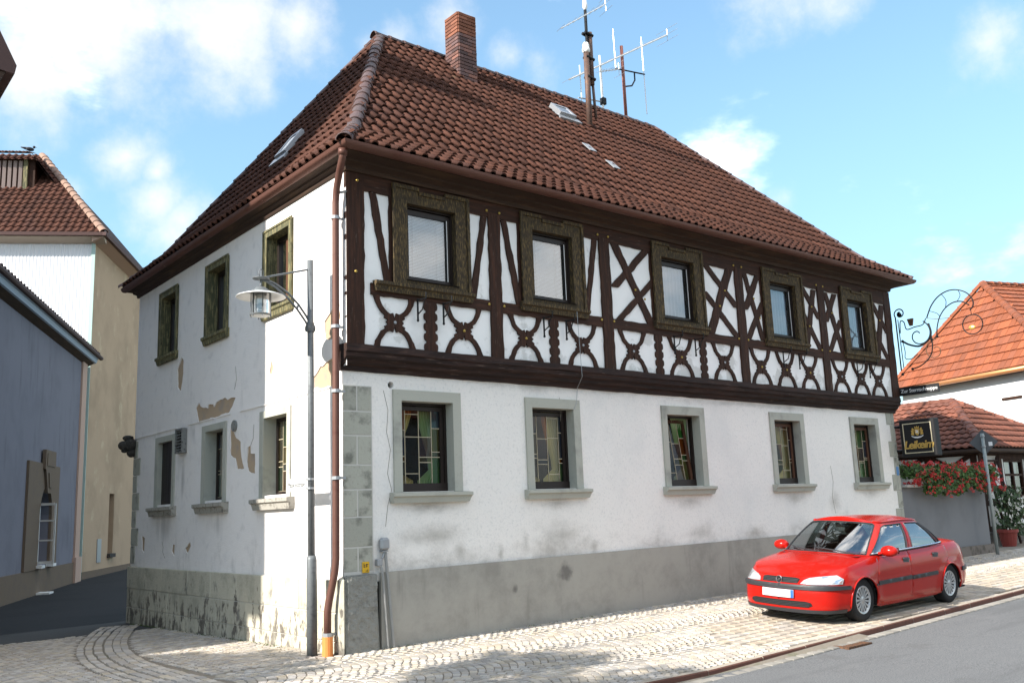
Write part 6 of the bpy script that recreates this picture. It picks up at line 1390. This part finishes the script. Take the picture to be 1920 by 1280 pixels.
def bprof(name, pr, s0_, s1_, m, par=None):
    A_ = [BP(s0_, z, d) for d, z in pr]; B_ = [BP(s1_, z, d) for d, z in pr]; n = len(pr); return MB().add(A_ + B_, [tuple(range(n)), tuple(range(2 * n - 1, n - 1, -1))] + [(i, i + n, (i + 1) % n + n, (i + 1) % n) for i in range(n)]).build(name, m, par or BH)
bprof('soffit', [(.0, 7.22), (-.24, 7.36), (-.24, 7.42), (.0, 7.5)], -6, 10.5, M['cornice']); bprof('eave_moulding', [(-.20, 7.34), (-.27, 7.37), (-.31, 7.49), (-.34, 7.51), (-.34, 7.57), (-.20, 7.57)], -6, 10.6, M['eaveblue']); bprof('gutter', [(-.34, 7.52), (-.42, 7.53), (-.45, 7.58), (-.44, 7.63), (-.34, 7.63)], -6, 10.9, M['darktile'])
br = bprof('roof', [(-.36, 7.58), (-.36, 7.62), (8., 9.2), (8., 9.1)], -6, 10.7, M['batten'])
mt = pantile(.28, .4, 'roof_tile', hh=.05, n=7); mt.materials.append(M['darktile'])
for k in range(int(16.7 / .28)):
    o = Vector(BP(-6 + k * .28, 7.62, -.41)); vv = (-bn * math.cos(.2) + Vector((0, 0, math.sin(.2)))).normalized(); place('roof_tile', mt, br, frame_m(o, bu, vv, bu.cross(vv) if bu.cross(vv).z > 0 else -bu.cross(vv)))
MB().prism([BP(-.4, 7.70, -.2), BP(.9, 7.70, -.2), BP(.9, 7.84, -.2), BP(-.4, 7.84, -.2)], tuple(-bn * .3)).build('snow_guard', M['zinc'], BH)
mb = MB().add([BP(10.2, -.5, 0), BP(10.2, -.5, 8), BP(10.2, 9.1, 8), BP(10.2, 7.5, 0)], [(0, 1, 2, 3)]).add([BP(-6, -.5, 0), BP(-6, -.5, 8), BP(-6, 9.2, 8), BP(-6, 7.5, 0)], [(0, 1, 2, 3)]); mb.build('wall', M['blue'], BH)

# ------------------------------------------------------------------ tall cream barn-like house behind it
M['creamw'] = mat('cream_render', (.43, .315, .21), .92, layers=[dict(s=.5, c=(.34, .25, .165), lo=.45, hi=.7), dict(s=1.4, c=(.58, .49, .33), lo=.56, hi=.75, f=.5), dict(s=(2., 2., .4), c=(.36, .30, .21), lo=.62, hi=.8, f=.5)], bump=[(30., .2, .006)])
M['corr'] = mat('white_corrugated_sheet', (.74, .74, .75), .7, layers=[dict(s=(3., 3., .3), c=(.60, .60, .60), lo=.55, hi=.8)])
yu = Vector((.51, .86, 0)).normalized(); yn = Vector((.86, -.51, 0)).normalized(); Y0_ = Vector((3.60, 25.30, 0))
YP = lambda s, z, d: tuple(Y0_ + yu * s - yn * d + Vector((0, 0, z)))          # lane side; d into the house
YF = lambda s, z, d: tuple(Y0_ - yn * s + yu * d + Vector((0, 0, z)))          # gable front; s to the left
YH = thing('cream_house', 'tall cream house with white corrugated front and a louvred roof turret', 'house', (3, 28, -.4))
slit = rectp(3.25, 3.95, .55, 2.85)
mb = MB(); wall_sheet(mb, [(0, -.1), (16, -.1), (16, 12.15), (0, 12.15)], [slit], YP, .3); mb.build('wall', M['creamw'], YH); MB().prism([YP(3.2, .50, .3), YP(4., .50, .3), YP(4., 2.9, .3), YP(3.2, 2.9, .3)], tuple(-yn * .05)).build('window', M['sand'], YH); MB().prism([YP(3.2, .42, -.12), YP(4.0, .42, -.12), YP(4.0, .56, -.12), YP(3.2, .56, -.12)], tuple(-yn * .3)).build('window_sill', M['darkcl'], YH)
MB().prism([YP(0, -.9, -.05), YP(16, -.9, -.05), YP(16, -.0 + .05, -.05), YP(0, .05, -.05)], tuple(-yn * .1)).build('plinth', M['sand'], YH)
MB().prism([YP(1.8, .30, -.03), YP(2.3, .30, -.03), YP(2.3, 1.15, -.03), YP(1.8, 1.15, -.03)], tuple(-yn * .1)).build('meter_door', M['zinc'], YH)
mb = MB(); zs = 0
vs = []; N = 150; W_ = 9.0
for k in range(N + 1): s = W_ * k / N; vs += [YF(s, -.5, .02 * (k % 2)), YF(s, 12.15, .02 * (k % 2))]
mb.add(vs, [(2 * k, 2 * k + 2, 2 * k + 3, 2 * k + 1) for k in range(N)]); mb.build('corrugated_front', M['corr'], YH); MB().prism([YF(-.03, -.5, -.04), YF(.10, -.5, -.04), YF(.10, 12.12, -.04), YF(-.03, 12.12, -.04)], tuple(yu * .03)).build('edge_trim', mat('pale_green_trim', (.42, .55, .50), .6), YH)
ez = 12.25; ea = Vector(YF(-.42, ez, -.42)); eb = Vector(YF(9.4, ez, -.42)); ec = Vector(YP(16.4, ez, -.42)); rise = 4.7
yap = Vector(YF(3.4, ez + rise, 4.0)); yap2 = Vector(YF(5.6, ez + rise, 4.0)); yb = Vector(YF(3.4, ez + rise, 14.)); 
mb = MB().add([ea, eb, yap2, yap, ec, yb], [(1, 0, 3, 2), (0, 4, 5, 3)]).add([eb, yap2, Vector(YF(5.6, ez + rise, 14.)), Vector(YF(9.4, ez, 16.4)), yb, ec], [(0, 1, 2, 3)]); yr = mb.build('roof', M['batten'], YH)
ms_, _ = tile_plane([eb, ea, yap, yap2], yn, .26, .36, start=ea)
mty = pantile(.26, .40, 'roof_tile', hh=.05, n=7); mty.materials.append(M['tile']); emit_pieces('roof_tile', 'roof_tiles', mty, ms_, M['tile'], yr)
rmy = ridge_mesh('ridge_tile', .42, .15); rmy.materials.append(mat('pale_hip_tile', (.24, .15, .11), .8, rnd=.2)); lay_ridge(ea, yap, rmy, yr, step=.4, lift=.06)
def yprof(name, pr, P, s0_, s1_, m):
    A_ = [P(s0_, z, d) for d, z in pr]; B_ = [P(s1_, z, d) for d, z in pr]; n = len(pr); return MB().add(A_ + B_, [tuple(range(n)), tuple(range(2 * n - 1, n - 1, -1))] + [(i, i + n, (i + 1) % n + n, (i + 1) % n) for i in range(n)]).build(name, m, YH)
yprof('eave', [(0, 11.95), (-.40, 12.12), (-.40, 12.20), (0, 12.26)], YF, -.40, 9.4, mat('cream_eave', (.50, .42, .34), .8)); yprof('gutter', [(-.40, 12.14), (-.52, 12.14), (-.54, 12.26), (-.40, 12.26)], YF, -.54, 9.4, M['darktile']); yprof('eave', [(0, 11.95), (-.40, 12.12), (-.40, 12.20), (0, 12.26)], YP, -.38, 16.4, M['peach']); yprof('gutter', [(-.40, 12.13), (-.52, 12.13), (-.54, 12.26), (-.40, 12.26)], YP, -.54, 16.4, M['darktile'])
# louvred turret half-way up the roof
tz = 14.72; td = 2.0; ts0, ts1 = 2.95, 6.6
MB().prism([YF(ts0, tz - .8, td), YF(ts1, tz - .8, td), YF(ts1, tz + 1.3, td), YF(ts0, tz + 1.3, td)], tuple(yu * 3.)).build('turret', M['timber'], YH)
M['greyslat'] = mat('grey_slat', (.26, .20, .18), .85)
for k in range(14): s = ts0 + .46 + k * .20; MB().prism([YF(s, tz + .02, td - .05), YF(s + .12, tz + .02, td - .08), YF(s + .12, tz + 1.2, td - .08), YF(s, tz + 1.2, td - .05)], tuple(yu * .04)).build('louvre_slat', M['greyslat'], YH)
MB().prism([YF(ts0 + .25, tz - .05, td - .10), YF(ts0 + .40, tz - .05, td - .10), YF(ts0 + .40, tz + 1.25, td - .10), YF(ts0 + .25, tz + 1.25, td - .10)], tuple(yu * .1)).build('turret_post', M['olive'], YH)
q0, q1 = Vector(YF(2.30, 15.22, td + .1)), Vector(YF(2.95, 16.12, td - .35)); q2 = Vector(YF(7.2, 16.12, td - .35)); r0, r1 = Vector(YF(3.55, 16.75, td + 1.2)), Vector(YF(6.8, 16.75, td + 1.2)); q3 = Vector(YF(2.30, 15.22, td + 3.2)); r2 = Vector(YF(3.55, 16.75, td + 3.4))
MB().add([q1, q2, r1, r0, q0, q3, r2], [(0, 1, 2, 3), (4, 0, 3), (5, 4, 3, 6)]).add([v - Vector((0, 0, .12)) for v in (q1, q2, r1, r0, q0, q3, r2)], [(0, 1, 2, 3), (4, 0, 3), (5, 4, 3, 6)]).build('turret_roof', M['batten'], YH)
ms_, _ = tile_plane([q2, q1, r0, r1], yn, .26, .36, start=q1); merge_instances('turret_roof_tiles', mty, ms_, M['tile'], YH)
b = Vector(YF(3.62, 16.82, td + 1.2))
mb = MB().ball(b + Vector((0, 0, .10)), .11, 10, 7, (1.5, .8, .75)).ball(b + Vector((.14, -.05, .20)), .055, 8, 6).tube([b + Vector((-.12, .05, .12)), b + Vector((-.32, .12, .16))], [.06, .02], 6).tube([b + Vector((.18, -.07, .20)), b + Vector((.24, -.09, .19))], [.015, .004], 5).tube([b + Vector((.0, 0, .04)), b + Vector((0, 0, -.04))], .012, 5)
tag(mb.build('pigeon', mat('dark_pigeon', (.03, .03, .035), .8), None, True), 'dark pigeon perched on the roof of the louvred turret', 'bird')

# ------------------------------------------------------------------ the neighbour at the left edge whose eave just shows
M['neigh'] = mat('pale_neighbour_wall', (.48, .44, .38), .9, bump=[(30., .2, .006)])
NH = thing('neighbour_house', 'dark eave corner of the neighbouring house poking into the sky at the left edge', 'house', (-7, 6, 0))
mb = MB().box(-11.5, -3.80, 3.02, 11.8, -.4, 7.0).prism([(-11.5, 3.03, 7.0), (-3.8, 3.03, 7.0), (-7.65, 3.03, 15.4)], (0, 9.2, 0)); mb.build('wall', M['neigh'], NH)
mb = MB()
for s in (-1, 1):
    xo, xe, zr = -7.65, -7.65 + s * 4.33, 16.1
    mb.prism([(xo, 2.6, zr), (xe, 2.6, 7.55), (xe - s * .02, 2.6, 7.43), (xe - s * .22, 2.6, 7.45), (xo, 2.6, zr - .35)], (0, 9.8, 0))
mb.build('roof', M['darktile'], NH); MB().prism([(-3.44, 2.62, 7.435), (-3.72, 2.62, 7.435), (-3.72, 2.62, 7.32), (-3.50, 2.62, 7.32)], (0, 9.7, 0)).build('eave_board', M['cornice'], NH)
# the row across the street, seen in the window panes and the car body
OPP = thing('opposite_house', 'plain pale house with a red roof across the street behind the viewer', 'house', (6, -24, 0))
MB().box(-4, 15, -30, -20, -1, 5.2).build('wall', M['lime'], OPP); mb = MB().prism([(-4.4, -19.6, 5.2), (-4.4, -30.4, 5.2), (-4.4, -25, 9.6)], (19.8, 0, 0)); mb.build('roof', M['tile_a'], OPP)
for x in (-2, 1, 4, 7, 10, 13): MB().box(x - .5, x + .5, -20.02, -19.97, 1.2, 2.7).box(x - .5, x + .5, -20.02, -19.97, 3.4, 4.6).build('window', M['dark'], OPP)
# unseen trees added left of the view, crowns shaped to shade the setts
def lime(base, crowns, label, seed):
    random.seed(seed); TB = Vector(base); T = thing('shade_tree', label, 'tree', TB, 'added shade trees left of the view'); h = crowns[0][0][2]
    MB().tube([TB, TB + Vector((.1, 0, h * .3)), TB + Vector((0, .1, h * .65)), TB + Vector((.1, 0, h * 1.05))], [.22, .18, .14, .05], 10).build('trunk', M['timber'], T)
    mb = MB()
    for k in range(9):
        a = k * 2.4; z = h * .5 + .35 * k; mb.tube([TB + Vector((0, 0, z)), TB + Vector((math.cos(a) * .9, math.sin(a) * .9, z + .7)), TB + Vector((math.cos(a) * 1.6, math.sin(a) * 1.6, z + 1.0))], [.07, .045, .015], 6)
    mb.build('branch', M['timber'], T); lf = MB()
    for (c, rad, n, per) in crowns:
        for q in range(n):
            v = Vector((random.gauss(0, 1), random.gauss(0, 1), random.gauss(0, 1))).normalized() * random.random() ** .45; cc = TB + Vector((c[0] + v.x * rad[0], c[1] + v.y * rad[1], c[2] + v.z * rad[2])); r = random.uniform(.35, .65)
            for j in range(per):
                dv = Vector((random.gauss(0, 1), random.gauss(0, 1), random.gauss(0, 1))).normalized() * r * random.random() ** .4; p = cc + dv; s_ = random.uniform(.08, .16); n_ = Vector((random.gauss(0, 1), random.gauss(0, 1), random.gauss(0, 1))).normalized(); e1 = n_.orthogonal().normalized(); e2 = n_.cross(e1); lf.add([p + e1 * s_, p + e2 * s_ * .7, p - e1 * s_, p - e2 * s_ * .7], [(0, 1, 2, 3)])
    lf.build('crown', M['leaf2'], T)
lime((-13.0, 1.3, g(-13, 1.3)), [((0, -.1, 5.95), (1.5, 2.1, 1.2), 120, 140)], 'round unseen tree added to shade the setts, the shorter one', 5)
lime((-13.0, -2.3, g(-13, -2.3)), [((0, 0, 7.1), (1.5, 1.7, 2.1), 34, 70)], 'tall airy unseen tree added to dapple the setts with shade', 8)
